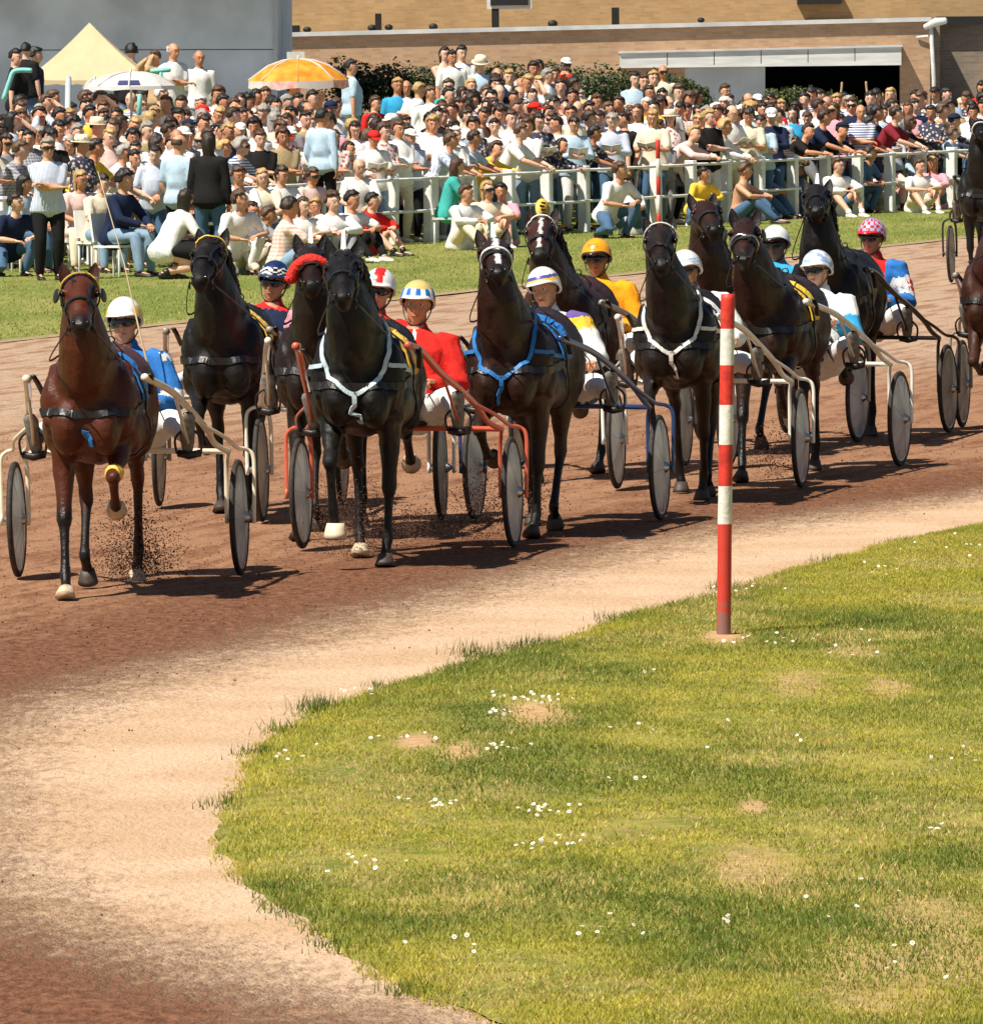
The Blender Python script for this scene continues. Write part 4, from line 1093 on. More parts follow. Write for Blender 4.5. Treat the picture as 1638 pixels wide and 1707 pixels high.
# fade the sheet out at the verge line: points beyond are pulled onto it
T = verge_t(XX, YY)
ZZ = np.zeros_like(XX)
rs = np.random.RandomState(3)
for f, a in ((1.1, .010), (3.3, .007), (7.7, .004)):
    ph = rs.rand(6) * 6.28
    ZZ += a * (np.sin(XX * f * 2.1 + ph[0] + np.sin(YY * f * .31 + ph[1])) * np.sin(YY * f * .8 + ph[2] + np.sin(XX * f * 1.3 + ph[3])))
me = grid_mesh('track', XX, YY, np.clip(ZZ * .5 - .004, -.014, .004))
dd = edge_dist(XX, YY); attr(me, 'edge_dist', dd)
attr(me, 'dry_width', np.interp(YY, [29, 31, 34, 42, 60, 200], [.15, .35, .9, 1.40, 1.6, 2.6]))
put('race_track', me, m, kind='structure')

# outer verge and bank, one sheet, grass except for the added grey rear
m, nt, b, vec = newmat('verge_grass', .9, .12)
n1 = ngroup_col(nt, mapping(nt, vec, (1, .25, 1)), .9, 5); n2 = ngroup_col(nt, mapping(nt, vec, (1, .2, 1)), 9, 5, .7); n3 = ngroup_col(nt, vec, 40, 3, .8)
c1 = mixc(nt, mrange(nt, n1, .38, .62), (.22, .27, .06), (.38, .36, .11)); c1 = mixc(nt, mrange(nt, n2, .3, .7), mixc(nt, .5, c1, (.12, .16, .03)), c1)
tt = fattr(nt, 'out'); c1 = mixc(nt, mrange(nt, math2(nt, 'ADD', tt, math2(nt, 'MULTIPLY', math2(nt, 'SUBTRACT', n2, .5), .9)), .0, .5), (.46, .33, .20), c1)
c1 = mixc(nt, 1.0, c1, mixc(nt, n3, (.6, .6, .6), (1.4, 1.4, 1.4)), 'MULTIPLY')
c1 = mixc(nt, mrange(nt, fattr(nt, 'bank'), 8.5, 9.5), c1, mixc(nt, n2, (.36, .35, .34), (.46, .45, .43)))  # grey rear plateau added to keep green bounce off the grey wall
nt.links.new(c1, b.inputs['Base Color']); bumpn(nt, b, math2(nt, 'ADD', n3, n2), .9, .04)
M_VERGE = m
s_ = np.linspace(-60, 120, 150); t_ = np.concatenate([np.linspace(0, 12, 50), np.geomspace(12.3, 260, 60)])
SS, TT = np.meshgrid(s_, t_)
XX = VA.x + VD.x * SS + VN.x * TT; YY = VA.y + VD.y * SS + VN.y * TT
ZZ = bank_z(XX, YY) + .0055 + (.006 + .006 * np.sin(SS * 3.1) * np.sin(TT * 4.3)) * np.clip(TT, 0, 1)
me = grid_mesh('verge', XX, YY, ZZ); attr(me, 'out', TT); attr(me, 'bank', bank_t(XX, YY))
put('outer_grass_verge', me, m, kind='structure')

# infield turf
m, nt, b, vec = newmat('turf_soil', .95, .05)
n1 = ngroup_col(nt, vec, 2.2, 5); n2 = ngroup_col(nt, vec, 16, 5, .7)
PATCH = [(695, 1247, .085, .9), (770, 1263, .09, .7), (890, 1199, .12, .8), (930, 1206, .07, .6), (1205, 1072, .10, .9), (1480, 1155, .10, .6), (1255, 1357, .06, .8), (1470, 1650, .22, .5), (1260, 1460, .14, .5), (1600, 1610, .2, .5), (1560, 1550, .2, .4), (1330, 1150, .13, .5), (1420, 1090, .14, .5)]
PW = [(ground(x, y), r, s) for x, y, r, s in PATCH]
def bare(X, Y):
    o = np.zeros_like(X)
    for p, r, s in PW:
        o = np.maximum(o, s * np.clip(1.6 - np.hypot((X - p.x) / r, (Y - p.y) / (r * 5.5)), 0, 1))
    return o
ba = fattr(nt, 'bare')
soil = mixc(nt, mrange(nt, n2, .35, .65), (.42, .24, .12), (.60, .38, .22)); green = mixc(nt, mrange(nt, n1, .35, .65), (.12, .16, .022), (.30, .28, .05))
nt.links.new(mixc(nt, ba, mixc(nt, mrange(nt, n2, .42, .7), green, (.33, .24, .11)), soil), b.inputs['Base Color'])
bumpn(nt, b, n2, .6, .02)
Ys = np.concatenate([np.linspace(24, 64, 420), np.geomspace(64.5, 120, 60)])
uu = np.linspace(0, 1, 150) ** 1.25
ex = edge_x(Ys); wob = np.array([vnoise((0, y * 1.7, 0), 1, 4) * .05 + vnoise((0, y * 6, 0), 1, 9) * .025 for y in Ys])
XX = (ex + wob)[:, None] + uu[None, :] * 9.0; YY = np.repeat(Ys[:, None], len(uu), 1)
rise = np.clip((XX - ex[:, None]) * .10, 0, .03)
ZZ = -.001 + rise + .006 * np.sin(XX * 5.1 + YY * 1.3) * np.sin(YY * 2.3)
me = grid_mesh('turf', XX, YY, ZZ); attr(me, 'bare', bare(XX, YY))
put('infield_turf', me, m, kind='structure')

# grass blades (one sheet of loose blades, several hundred thousand)
m, nt, b, vec = newmat('grass_blade', .55, .25)
at = nt.nodes.new('ShaderNodeAttribute'); at.attribute_name = 'tint'
nt.links.new(at.outputs['Color'], b.inputs['Base Color'])
tr = nt.nodes.new('ShaderNodeBsdfTranslucent'); nt.links.new(at.outputs['Color'], tr.inputs[0])
mx = nt.nodes.new('ShaderNodeMixShader'); mx.inputs[0].default_value = .38
nt.links.new(b.outputs[0], mx.inputs[1]); nt.links.new(tr.outputs[0], mx.inputs[2]); nt.links.new(mx.outputs[0], nt.nodes['Material Output'].inputs[0])
M_BLADE = m
rs = np.random.RandomState(7)
def tile_noise(X, Y, f, seed):
    r = np.random.RandomState(seed); o = np.zeros_like(X); amp = 1.0; tot = 0
    for k in range(5):
        n = 64; T = r.rand(n, n)
        x = (X * f * 2 ** k) % n; y = (Y * f * 2 ** k) % n
        xi = x.astype(int); yi = y.astype(int); fx = x - xi; fy = y - yi
        fx = fx * fx * (3 - 2 * fx); fy = fy * fy * (3 - 2 * fy)
        a = T[xi % n, yi % n]; b_ = T[(xi + 1) % n, yi % n]; c = T[xi % n, (yi + 1) % n]; d_ = T[(xi + 1) % n, (yi + 1) % n]
        o += amp * ((a * (1 - fx) + b_ * fx) * (1 - fy) + (c * (1 - fx) + d_ * fx) * fy); tot += amp; amp *= .55
    return o / tot
def blades(name, X, Y, Z, H, Wd, COLR, M, _x=None, lean=1.1, **tags):
    n = len(X); a = rs.rand(n) * 6.283; ln = rs.rand(n) * lean * H; la = rs.rand(n) * 6.283
    dx, dy = np.cos(a) * Wd / 2, np.sin(a) * Wd / 2
    co = np.empty((n, 3, 3)); co[:, 0] = np.stack([X - dx, Y - dy, Z], 1); co[:, 1] = np.stack([X + dx, Y + dy, Z], 1)
    co[:, 2] = np.stack([X + np.cos(la) * ln, Y + np.sin(la) * ln, Z + H], 1)
    me = bpy.data.meshes.new(name); me.vertices.add(3 * n); me.vertices.foreach_set('co', co.ravel().astype(np.float32))
    me.loops.add(3 * n); me.loops.foreach_set('vertex_index', np.arange(3 * n, dtype=np.int32))
    me.polygons.add(n); me.polygons.foreach_set('loop_start', np.arange(0, 3 * n, 3, dtype=np.int32)); me.update(calc_edges=True)
    ca = me.color_attributes.new('tint', 'FLOAT_COLOR', 'POINT'); c4 = np.ones((n, 3, 4)); c4[:, :, :3] = COLR[:, None, :]; c4[:, 2, :3] *= 1.15
    ca.data.foreach_set('color', c4.ravel().astype(np.float32))
    return put(name, me, M, kind='stuff', **tags)
n = 500000
Y = 28.5 + (75 - 28.5) * rs.rand(n) ** 1.15
e0 = edge_x(Y); right = (1670 - 819) / F_PX * Y
X = e0 - .07 + (np.maximum(right - e0, .02)) * rs.rand(n)
ba_ = bare(X, Y); pn = tile_noise(X * 1.0, Y * .45, .9, 11); pf = tile_noise(X, Y * .6, 5.0, 12); pd = tile_noise(X, Y * .4, 1.6, 15)
keep = (rs.rand(n) > ba_ * 1.15) & (X < right + .1) & ((X - e0) > rs.rand(n) ** .7 * .16 - .085 + (tile_noise(X, Y * .5, 4.0, 31) - .5) * .25) & (rs.rand(n) > (pd - .56) * 3.2)
X, Y, pn, pf, pd, e0 = X[keep], Y[keep], pn[keep], pf[keep], pd[keep], e0[keep]; n = len(X)
k = np.clip((pn - .36) / .22, 0, 1)[:, None]; k2 = np.clip((pf - .38) / .24, 0, 1)[:, None]; r3 = rs.rand(n)[:, None]
G1, G2, G3, G4 = np.array([.155, .205, .034]), np.array([.50, .44, .065]), np.array([.30, .32, .05]), np.array([.66, .50, .19])
c = G1 * (1 - k) + G2 * k; c = c * (1 - .5 * k2) + G3 * (.5 * k2); c = c * (.78 + .5 * r3)
dry = (rs.rand(n) < .05 + .55 * np.clip((pd - .52) * 5, 0, 1))[:, None]; c = np.where(dry, G4 * (.7 + .5 * r3), c)
near = np.clip(1 - (X - e0) / .35, 0, 1)
H = (.007 + .012 * rs.rand(n)) * (1 + .5 * (1 - k[:, 0])) * (1 + .9 * near * rs.rand(n))
blades('turf_grass', X, Y, .000 + np.clip((X - e0) * .10, 0, .03), H, .0045 + .004 * rs.rand(n), c, M_BLADE, None, label='short mown yellow green grass of the infield', category='grass')
# tufts along the edge of the sand
tx = []
for (px, py, cnt, hh) in [(800, 1098, 120, .10), (785, 1092, 60, .13), (905, 1078, 130, .10), (1215, 985, 110, .09), (545, 1180, 160, .09), (520, 1186, 90, .12), (425, 1258, 120, .08), (470, 1218, 110, .07), (372, 1345, 100, .08), (1020, 1035, 90, .08), (1380, 938, 100, .08), (480, 1520, 120, .07), (560, 1580, 120, .06), (690, 1655, 160, .06), (860, 1085, 120, .09), (1500, 905, 90, .07), (640, 1148, 90, .07)]:
    p = ground(px, py)
    for i in range(cnt): tx.append((p.x + rs.randn() * .06, p.y + rs.randn() * .16, hh * .72 * (.3 + .9 * rs.rand())))
tx = np.array(tx); n = len(tx)
blades('edge_tuft_grass', tx[:, 0], tx[:, 1], np.full(n, .004), tx[:, 2], np.full(n, .005), np.array([.13, .19, .025]) * (.4 + rs.rand(n)[:, None] * .9), M_BLADE, None, lean=.7, label='taller tufts of grass along the sandy edge', category='grass')
# thin grass on the far verge and foot of the bank
n = 60000
S_ = rs.rand(n) * 60 - 6; T_ = .25 + rs.rand(n) ** 1.2 * 14; X = VA.x + VD.x * S_ + VN.x * T_; Y = VA.y + VD.y * S_ + VN.y * T_
pn = tile_noise(X, Y * .5, .7, 21)[:, None]; c = np.array([.22, .29, .05]) * (1 - pn) + np.array([.46, .44, .12]) * pn; c *= (.75 + .5 * rs.rand(n)[:, None])
blades('verge_grass', X, Y, bank_z(X, Y) + .008, .012 + .025 * rs.rand(n), .014 + .008 * rs.rand(n), c, M_BLADE, None, label='grass on the strip between the track and the spectators', category='grass')
# daisies
fl = []
for (px, py, cnt, sx, sy) in [(880, 1195, 20, 60, 9), (830, 1215, 10, 30, 6), (840, 1275, 12, 30, 5), (680, 1370, 3, 60, 4), (900, 1385, 16, 50, 8), (745, 1374, 10, 40, 5), (925, 1440, 16, 50, 9), (700, 1100, 6, 60, 12), (560, 1180, 8, 80, 12), (1215, 1572, 5, 20, 5), (1560, 1417, 4, 12, 3), (1290, 1095, 12, 70, 9), (1260, 1010, 8, 70, 12), (1010, 1330, 4, 60, 6), (1075, 1150, 5, 16, 5), (1600, 930, 9, 50, 18), (1490, 960, 10, 80, 20), (1450, 1110, 8, 90, 20), (1600, 1290, 6, 70, 20), (520, 1560, 8, 40, 10), (600, 1480, 10, 80, 20), (1180, 1240, 8, 160, 30), (1460, 1540, 6, 100, 40), (760, 1620, 9, 90, 20), (1000, 1600, 8, 120, 30), (680, 1260, 6, 60, 8), (480, 1290, 6, 40, 12), (1520, 1640, 5, 60, 30)]:
    for i in range(cnt):
        x, y = px + rs.randn() * sx * .6, py + rs.randn() * sy * .6
        p = ground(x, y)
        if p.x > edge_x(p.y) + .05: fl.append((p.x, p.y))
mb = MB()
for (x, y) in fl:
    h = .045 + rs.rand() * .02; rr = .0075 + rs.rand() * .004; tl = Euler((rs.randn() * .3 + .45, rs.randn() * .3, 0)).to_matrix(); c0 = Vector((x, y, .035 + h))
    vs = [c0 + tl @ Vector((math.cos(a) * rr * (1 if j % 2 else .72), math.sin(a) * rr * (1 if j % 2 else .72), .001)) for j, a in enumerate(np.linspace(0, 6.283, 16, endpoint=False))]
    mb.add(vs + [c0], [(16, j, (j + 1) % 16) for j in range(16)], 0)
    mb.ball(c0 + tl @ Vector((0, 0, .001)), (rr * .3, rr * .3, rr * .25), n=6, m=4, mi=1)
mb.build('daisy_flowers', [mat('daisy_white', (.82, .80, .74), rough=.6, trans=.2), mat('daisy_yellow', (.80, .50, .05))], kind='stuff', label='small white daisies scattered in the infield grass', category='flowers')
# loose soil on the track and clods thrown up by the hooves
mb = MB(); rnd = random.Random(5)
def clod(p, r):
    a = [rnd.uniform(.6, 1.3) * r for _ in range(6)]
    mb.add([p + Vector((a[0], 0, 0)), p - Vector((a[1], 0, 0)), p + Vector((0, a[2], 0)), p - Vector((0, a[3], 0)), p + Vector((0, 0, a[4])), p - Vector((0, 0, a[5]))],
           [(0, 2, 4), (2, 1, 4), (1, 3, 4), (3, 0, 4), (2, 0, 5), (1, 2, 5), (3, 1, 5), (0, 3, 5)])
for i in range(9000):
    Y_ = rnd.uniform(32, 75); X_ = rnd.uniform(-.056, .056) * Y_; dd_ = float(edge_x(Y_)) - X_
    if dd_ > 1.9 - rnd.random() ** 4 * 1.5: clod(Vector((X_, Y_, .001)), rnd.uniform(.002, .0065) * (1.5 if rnd.random() < .1 else 1))
mb.build('loose_soil', mat('soil_crumb', (.15, .068, .038), rough=.95, vary=.4, scale=3), kind='stuff', smooth=False, label='crumbs of dark soil lying on the track', category='soil')
mb = MB()
for (px, py, gy, cnt, sx, sy) in [(225, 905, 972, 900, 34, 40), (240, 940, 966, 500, 34, 16), (600, 880, 925, 1100, 34, 38), (690, 875, 905, 300, 22, 16), (800, 850, 905, 500, 30, 36), (880, 830, 880, 300, 30, 26), (1290, 760, 800, 350, 26, 28), (545, 850, 890, 250, 24, 22)]:
    Yd = ground(px, gy).y
    for i in range(int(cnt * 3.2)):
        p = at_depth(px + rnd.gauss(0, sx), py + rnd.gauss(0, sy), Yd + rnd.uniform(-.5, .5))
        if p.z > .004: clod(p, rnd.uniform(.0018, .0055) * (1.5 if rnd.random() < .06 else 1))
mb.build('thrown_soil', mat('soil_thrown', (.10, .045, .026), rough=.95, vary=.4, scale=3), kind='stuff', smooth=False, label='spray of dark soil thrown up behind the hooves', category='soil')
# ------------------------------------------------------------------ the field
COATS = {'chestnut': coat_mat('coat_chestnut', (.080, .018, .006), (.011, .006, .005), .34), 'black': coat_mat('coat_black', (.0065, .0048, .004), (.005, .004, .004), .40),
         'dark_bay': coat_mat('coat_dark_bay', (.026, .0085, .0045), (.007, .005, .004), .38), 'bay': coat_mat('coat_bay', (.045, .014, .007), (.008, .006, .005), .38),
         'seal': coat_mat('coat_seal', (.013, .0062, .0042), (.006, .005, .004), .40)}
whiteH = paint('helmet_white', (.80, .79, .76), .25); yellowH = paint('helmet_yellow', C(240, 190, 60)); navyH = paint('helmet_navy', C(25, 45, 90)); redH = paint('helmet_red', (.62, .02, .015))
blueH = paint('helmet_blue', C(40, 110, 190)); goldH = paint('helmet_gold', C(205, 180, 110)); orangeH = paint('helmet_orange', (.90, .36, .01)); lblueH = paint('helmet_light_blue', C(150, 180, 225)); blackH = paint('helmet_black', (.01, .01, .01))
CW, CR, CB, CN, CS, CO, CY, CP, CK = [cloth(k, 0) for k in ('white', 'red', 'blue', 'navy', 'sky', 'orange', 'yellow', 'pink', 'black')]
W_STRAP = mat('white_strap', (.74, .72, .66), rough=.6, vary=.12); B_STRAP = mat('blue_strap', (.02, .17, .48), rough=.6, vary=.12); Y_STRAP = mat('yellow_strap', (.80, .50, .07), rough=.6, vary=.12)
LB_STRAP = mat('pale_blue_strap', (.50, .62, .66), rough=.6, vary=.12)
def rel(c, J):
    d = c - J['P']; return d.dot(J['fw']), d.dot(J['lf']), d.dot(J['up'])
def jA(c, J):
    x, y, z = rel(c, J)
    if abs(y) > .21: return 1 if .16 < z < .24 or .42 < z < .46 else (2 if z < .05 else 0)
    return 2 if z < .05 else 0
def jB(c, J):
    x, y, z = rel(c, J)
    if z > .47 and abs(y) < .12: return 1
    if abs(abs(y) - .13) < .018 and z > .05: return 2
    return 0
def jC(c, J):
    x, y, z = rel(c, J); return 1 if abs(y) < .010 and x > 0 else 0
def jE(c, J):
    x, y, z = rel(c, J)
    if abs(y) > .12 and .36 < z: return 1 if z > .44 else 2
    return 0
def jI(c, J):
    x, y, z = rel(c, J)
    if abs(y) > .20 and .05 < z < .32: return 1
    if abs(y) < .10 and z < .24: return 1
    return 0
def jJ(c, J):
    x, y, z = rel(c, J)
    if y > .15 and (z - .30) ** 2 + (x - .02) ** 2 < .075 ** 2: return 2 if (z - .30) ** 2 + (x - .02) ** 2 > .045 ** 2 or abs(z - .30) < .012 else 0
    return 0 if abs(y) < .12 else 1
plain = lambda d: 0
UNITS = [
 # key, right wheel px, left wheel px (None = from width), yaw, ...
 dict(k='A', ha=-1.5, wr=(400, 960), w=.66, al=5.0, coat='chestnut', frame=M_FR_CREAM, lean=-.30, dyaw=-.10, dside=-.05,
      spec={'FR': 'land', 'FL': 'lift', 'HR': ('lift', (-10, 40, -30)), 'HL': 'push'}, kw=dict(yaw=-.03, pitch=-.03), har=dict(brow=(Y_STRAP, mat('navy_strap', (.02, .05, .2))), pad=B_STRAP, collar=None, martingale=B_STRAP, blinkers=True),
      hoofm={'FR': M_HOOF, 'FL': M_HOOF, 'HL': M_HOOF}, knee={'FL': Y_STRAP},
      hl='bright chestnut horse at far left with yellow and navy browband', sl='cream framed sulky at far left behind the chestnut horse', dl='driver in blue silks and plain white helmet at far left',
      j=jA, jm=[CB, CW, CY], h=lambda d: 1 if abs(d.y) > .72 and d.z < .55 else 0, hm=[whiteH, yellowH, blackH], disc=M_DISC),
 dict(k='B', ha=-2, wr=(572, 842), w=.62, al=5.0, coat='black', frame=M_FR_GREY, dyaw=-.15, dside=.28,
      spec={'FR': 'lift', 'FL': 'stance', 'HR': 'stance', 'HL': 'lift'}, kw=dict(yaw=-.12, pitch=.0), har=dict(brow=(Y_STRAP,), pad=Y_STRAP, collar=None),
      hl='black horse with thin yellow browband, second from the left', sl='grey framed sulky behind the second horse from the left', dl='driver in navy jacket with red collar and navy striped helmet',
      j=jB, jm=[CN, CR, CP], h=lambda d: 0 if d.z > .62 else (1 if (d.z * 9 + math.sin(math.atan2(d.y, d.x) * 5)) % 2 < .9 else 2), hm=[navyH, whiteH, blackH], disc=M_DISC2),
 dict(k='D', wr=(735, 868), w=.585, al=4.5, coat='seal', frame=M_FR_WHITE, dyaw=0, dside=.32,
      spec={'FR': 'land', 'FL': 'lift', 'HR': 'lift', 'HL': 'push'}, kw=dict(yaw=-.05, pitch=.02), har=dict(collar=None, fleece=True, plate=('edge', W_STRAP, None)),
      hl='dark horse with red nose roll, half hidden behind the big black horse', sl='pale framed sulky close behind the red framed one', dl='driver in red with white helmet and broad red centre stripe',
      j=None, jm=[CR], h=lambda d: 1 if abs(d.y) < .30 else 0, hm=[whiteH, redH, blackH], disc=M_DISC2),
 dict(k='C', ha=-4.5, sc=1.03, dx=-.05, wr=(855, 914), w=.66, al=9.5, coat='black', frame=M_FR_RED, dyaw=.05, dside=.08, lean=-.26,
      spec={'FR': ('lift', (54, -4, 2)), 'FL': ('push', (2, 0, 20)), 'HR': 'stance', 'HL': 'trail'}, kw=dict(yaw=-.12, pitch=-.02), har=dict(pad=Y_STRAP, collar=LB_STRAP, colstyle='loop', plate=('edge', W_STRAP, None)), boots=('FR',),
      hoofm={'HL': M_HOOF, 'HR': M_HOOF},
      hl='large black horse in the centre with pale Y-shaped breast strap and one cream hoof boot', sl='faded red framed sulky in the centre front', dl='driver in zipped red jacket with blue and gold helmet',
      j=jC, jm=[CR, CW], h=lambda d: (1 if (math.floor(math.atan2(d.y, d.x) * 3.2) % 2 == 0) else 2) if .12 < d.z < .58 else 0, hm=[goldH, blueH, whiteH, blackH], peakmat=2, disc=M_DISC),
 dict(k='F', ha=-2, wr=(1140, 778), w=.60, al=11.0, coat='bay', frame=M_FR_GREY, dyaw=-.1, dside=-.1,
      spec={'FR': 'land', 'FL': 'lift', 'HR': 'trail', 'HL': 'stance'}, kw=dict(yaw=-.15, pitch=.0, blaze=.011), har=dict(brow=(W_STRAP,), pad=None, collar=None, plate=('disc', Y_STRAP, M_BLACK)),
      hl='brown horse with narrow blaze and yellow number disc between its ears', sl='grey sulky of the orange clad driver', dl='driver all in orange with orange helmet',
      j=None, jm=[CO], h=lambda d: 1 if d.x > .3 and abs(d.y) < .35 and .45 < d.z < .7 and vnoise(d, 7, 2) > -.05 else 0, hm=[orangeH, paint('helmet_dark_orange', (.75, .12, .01)), blackH, blackH], peakmat=2, disc=M_DISC2),
 dict(k='E', ha=-1.5, wr=(1100, 868), w=.61, al=12.0, coat='dark_bay', frame=M_FR_BLUE, dyaw=-.25, dside=-.30,
      spec={'FR': 'lift', 'FL': 'stance', 'HR': 'push', 'HL': 'lift'}, kw=dict(yaw=-.14, pitch=.10, blaze=.015), har=dict(pad=B_STRAP, collar=B_STRAP, colstyle='loop', plate=('edge', LB_STRAP, None), noseband=W_STRAP),
      hl='dark bay horse with white blaze, pale noseband and blue harness', sl='navy blue framed sulky behind the bay with blue harness', dl='driver in white silks with purple and yellow shoulder bands',
      j=jE, jm=[CW, cloth('purple', 0), CY], h=lambda d: (1 if d.z < .35 else 2) if .18 < d.z < .52 else 0, hm=[whiteH, yellowH, paint('helmet_purple', C(80, 80, 160)), blackH], disc=M_DISC),
 dict(k='H', ha=-1, wr=(1430, 738), w=.60, al=17.0, coat='dark_bay', frame=M_FR_GREY, dyaw=-.1, dside=-.15,
      spec={'FR': 'lift', 'FL': 'stance', 'HR': 'stance', 'HL': 'lift'}, kw=dict(yaw=.0, pitch=.10), har=dict(pad=None, collar=None),
      hl='dark brown horse with raised head, hidden behind the white clad driver', sl='grey sulky of the driver in sky blue', dl='driver in sky blue top with plain glossy white helmet',
      j=None, jm=[CS], h=plain, hm=[whiteH, blackH, blackH], peakmat=1, disc=M_DISC),
 dict(k='G', ha=-2.5, wr=(1335, 814), w=.64, al=9.5, coat='seal', frame=M_FR_WHITE, dyaw=-.3, dside=-.28,
      spec={'FR': 'lift', 'FL': 'push', 'HR': 'push', 'HL': 'lift'}, kw=dict(yaw=-.18, pitch=.02), har=dict(brow=(W_STRAP,), pad=CW, collar=W_STRAP, colstyle='loop'),
      hoofm={'FR': M_HOOF},
      hl='near black horse with white browband and white V breast strap', sl='white framed sulky just behind the striped post', dl='driver in plain white silks with pale blue striped white helmet',
      j=None, jm=[CW], h=lambda d: 1 if .18 < d.z < .26 or .34 < d.z < .42 else 0, hm=[whiteH, lblueH, blackH], disc=M_DISC),
 dict(k='J', ha=-2, wr=(1580, 722), w=.63, al=13.0, coat='black', frame=M_FR_BLACK, dyaw=-.2, dside=.04, lean=-.18,
      spec={'FR': 'land', 'FL': 'lift', 'HR': 'trail', 'HL': 'push'}, kw=dict(yaw=-.04, pitch=.16), har=dict(pad=None, collar=None, plate=('edge', W_STRAP, None)), sc=1.03,
      hl='tall black horse with head held high beside the red and blue driver', sl='black framed sulky at right with dark thin shafts', dl='driver in red and blue silks with red checked helmet',
      j=jJ, jm=[CR, CB, CW], h=lambda d: (1 if (math.floor(math.atan2(d.y, d.x) * 3.5) + math.floor(d.z * 5)) % 2 == 0 else 0), hm=[redH, lblueH, blackH], disc=M_DISC2),
 dict(k='I', ha=-2.5, wr=(1500, 778), w=.63, al=14.0, coat='dark_bay', frame=M_FR_WHITE, dyaw=-.35, dside=.0, lean=-.34, hipz=.76,
      spec={'FR': 'land', 'FL': 'lift', 'HR': 'trail', 'HL': 'push'}, kw=dict(yaw=-.16, pitch=-.04), har=dict(pad=CY, collar=None, noseband=M_HUB, plate=None, blinkers=True),
      hl='dark bay horse with small star and thin pale noseband, right of the post', sl='white framed sulky rightmost of the pale ones', dl='driver in white and sky blue silks with blotched blue helmet',
      j=jI, jm=[CW, CS], h=lambda d: 1 if vnoise(d, 3.4, 8) > .08 else 0, hm=[whiteH, lblueH, blackH], disc=M_DISC),
 dict(k='K', wr=(1758, 470), w=.62, al=10.0, coat='black', frame=M_FR_BLACK, dyaw=0,
      spec={'FR': 'stance', 'FL': 'lift', 'HR': 'lift', 'HL': 'stance'}, kw=dict(yaw=.0, pitch=.22), har=dict(brow=None, noseband=W_STRAP, pad=None, collar=None), sc=1.02,
      hl='black horse with white noseband trailing far back at the right edge', sl='dark sulky trailing far back at the right edge', dl='driver in green silks trailing far back, out at the right',
      j=None, jm=[cloth('green', 0)], h=plain, hm=[whiteH, blackH], disc=M_DISC2),
 dict(k='L', wr=(1866, 712), w=.62, al=13.0, coat='bay', frame=M_FR_GREY, dyaw=0,
      spec={'FR': 'fold', 'FL': 'stance', 'HR': 'stance', 'HL': 'lift'}, kw=dict(yaw=.35, pitch=-.12), har=dict(pad=None, collar=None),
      hoofm={'FR': M_HOOF_D},
      hl='brown legged horse cut off by the right edge in front of the black sulky', sl='grey sulky almost out of frame at right', dl='driver in yellow silks just out of frame at right',
      j=None, jm=[CY], h=plain, hm=[whiteH, blackH], disc=M_DISC2),
]
AX = 1.36
for i, u in enumerate(UNITS):
    random.seed(100 + i)
    P = ground(*u['wr']); al = R(u['al'])
    fwd = Vector((-math.sin(al), -math.cos(al), 0)); left = Vector((math.cos(al), -math.sin(al), 0))
    c = P - left * u['w']; rz = math.atan2(fwd.y, fwd.x); sc = u.get('sc', 1.0); ha = R(u.get('ha', 0)); hf = Vector((-math.sin(al + ha), -math.cos(al + ha), 0)); hrz = math.atan2(hf.y, hf.x)
    u['c'] = c
    sulky(u['sl'], c, rz, u['frame'], w=u['w'], disc=u['disc'], tipz=1.24 * (1 + (sc - 1) * 2))
    hp = c + fwd * .45 + hf * (AX - .45) + left * u.get('dx', 0)
    hidden_driver = u['k'] in ('K', 'L')
    dr, J = make_driver(u['dl'], c, rz, u['j'], u['jm'], u['h'], u['hm'], yaw=u['dyaw'], lean=u.get('lean', -.27), side=u.get('dside', 0), skin=(3, 2, 3, 2, 5, 3, 5, 2, 2, 1, 2, 2)[i], peakmat=u.get('peakmat', 0), visor='none' if u['k'] in 'EC' else 'goggles', seed=i, legs='white', hipz=u.get('hipz', .845))
    zs = Matrix.Diagonal((1 / sc, 1 / sc, 1 / (sc * .92))); har = dict(u['har']); har['rein_to'] = [zs @ (Vector(J['WL']) - Vector((AX, 0, 0))), zs @ (Vector(J['WR']) - Vector((AX, 0, 0))), M_MANE_BR if u['k'] in 'A' else M_BLACK]
    make_horse(u['hl'], hp, hrz, sc, u['spec'], COATS[u['coat']], kw=dict(u['kw'], pitch=u['kw'].get('pitch', 0) + .26, hyaw=al + ha - u['kw'].get('yaw', 0) * 1.25 + (.05, -.10, .02, .0, -.05, .05, .1, .0, -.05, -.05, .0, 0)[i]), har=har, boots=u.get('boots', ()), hoofm=u.get('hoofm'), knee=u.get('knee'), seed=i)
    if u['k'] == 'A':
        m4 = Matrix.Translation(c) @ Matrix.Rotation(rz, 4, 'Z')
        a = m4 @ J['WL']; tip = at_depth(163, 285, a.y + .3)
        b = MB(); b.loft([a, a.lerp(tip, .25), a.lerp(tip, .6) + Vector((.015, 0, 0)), tip], [.008, .006, .004, .002], [.008, .006, .004, .002], n=6)
        b.build('whip', mat('whip_cane', (.62, .48, .28), rough=.5), label='thin pale whip held upright by the driver at far left', category='whip')
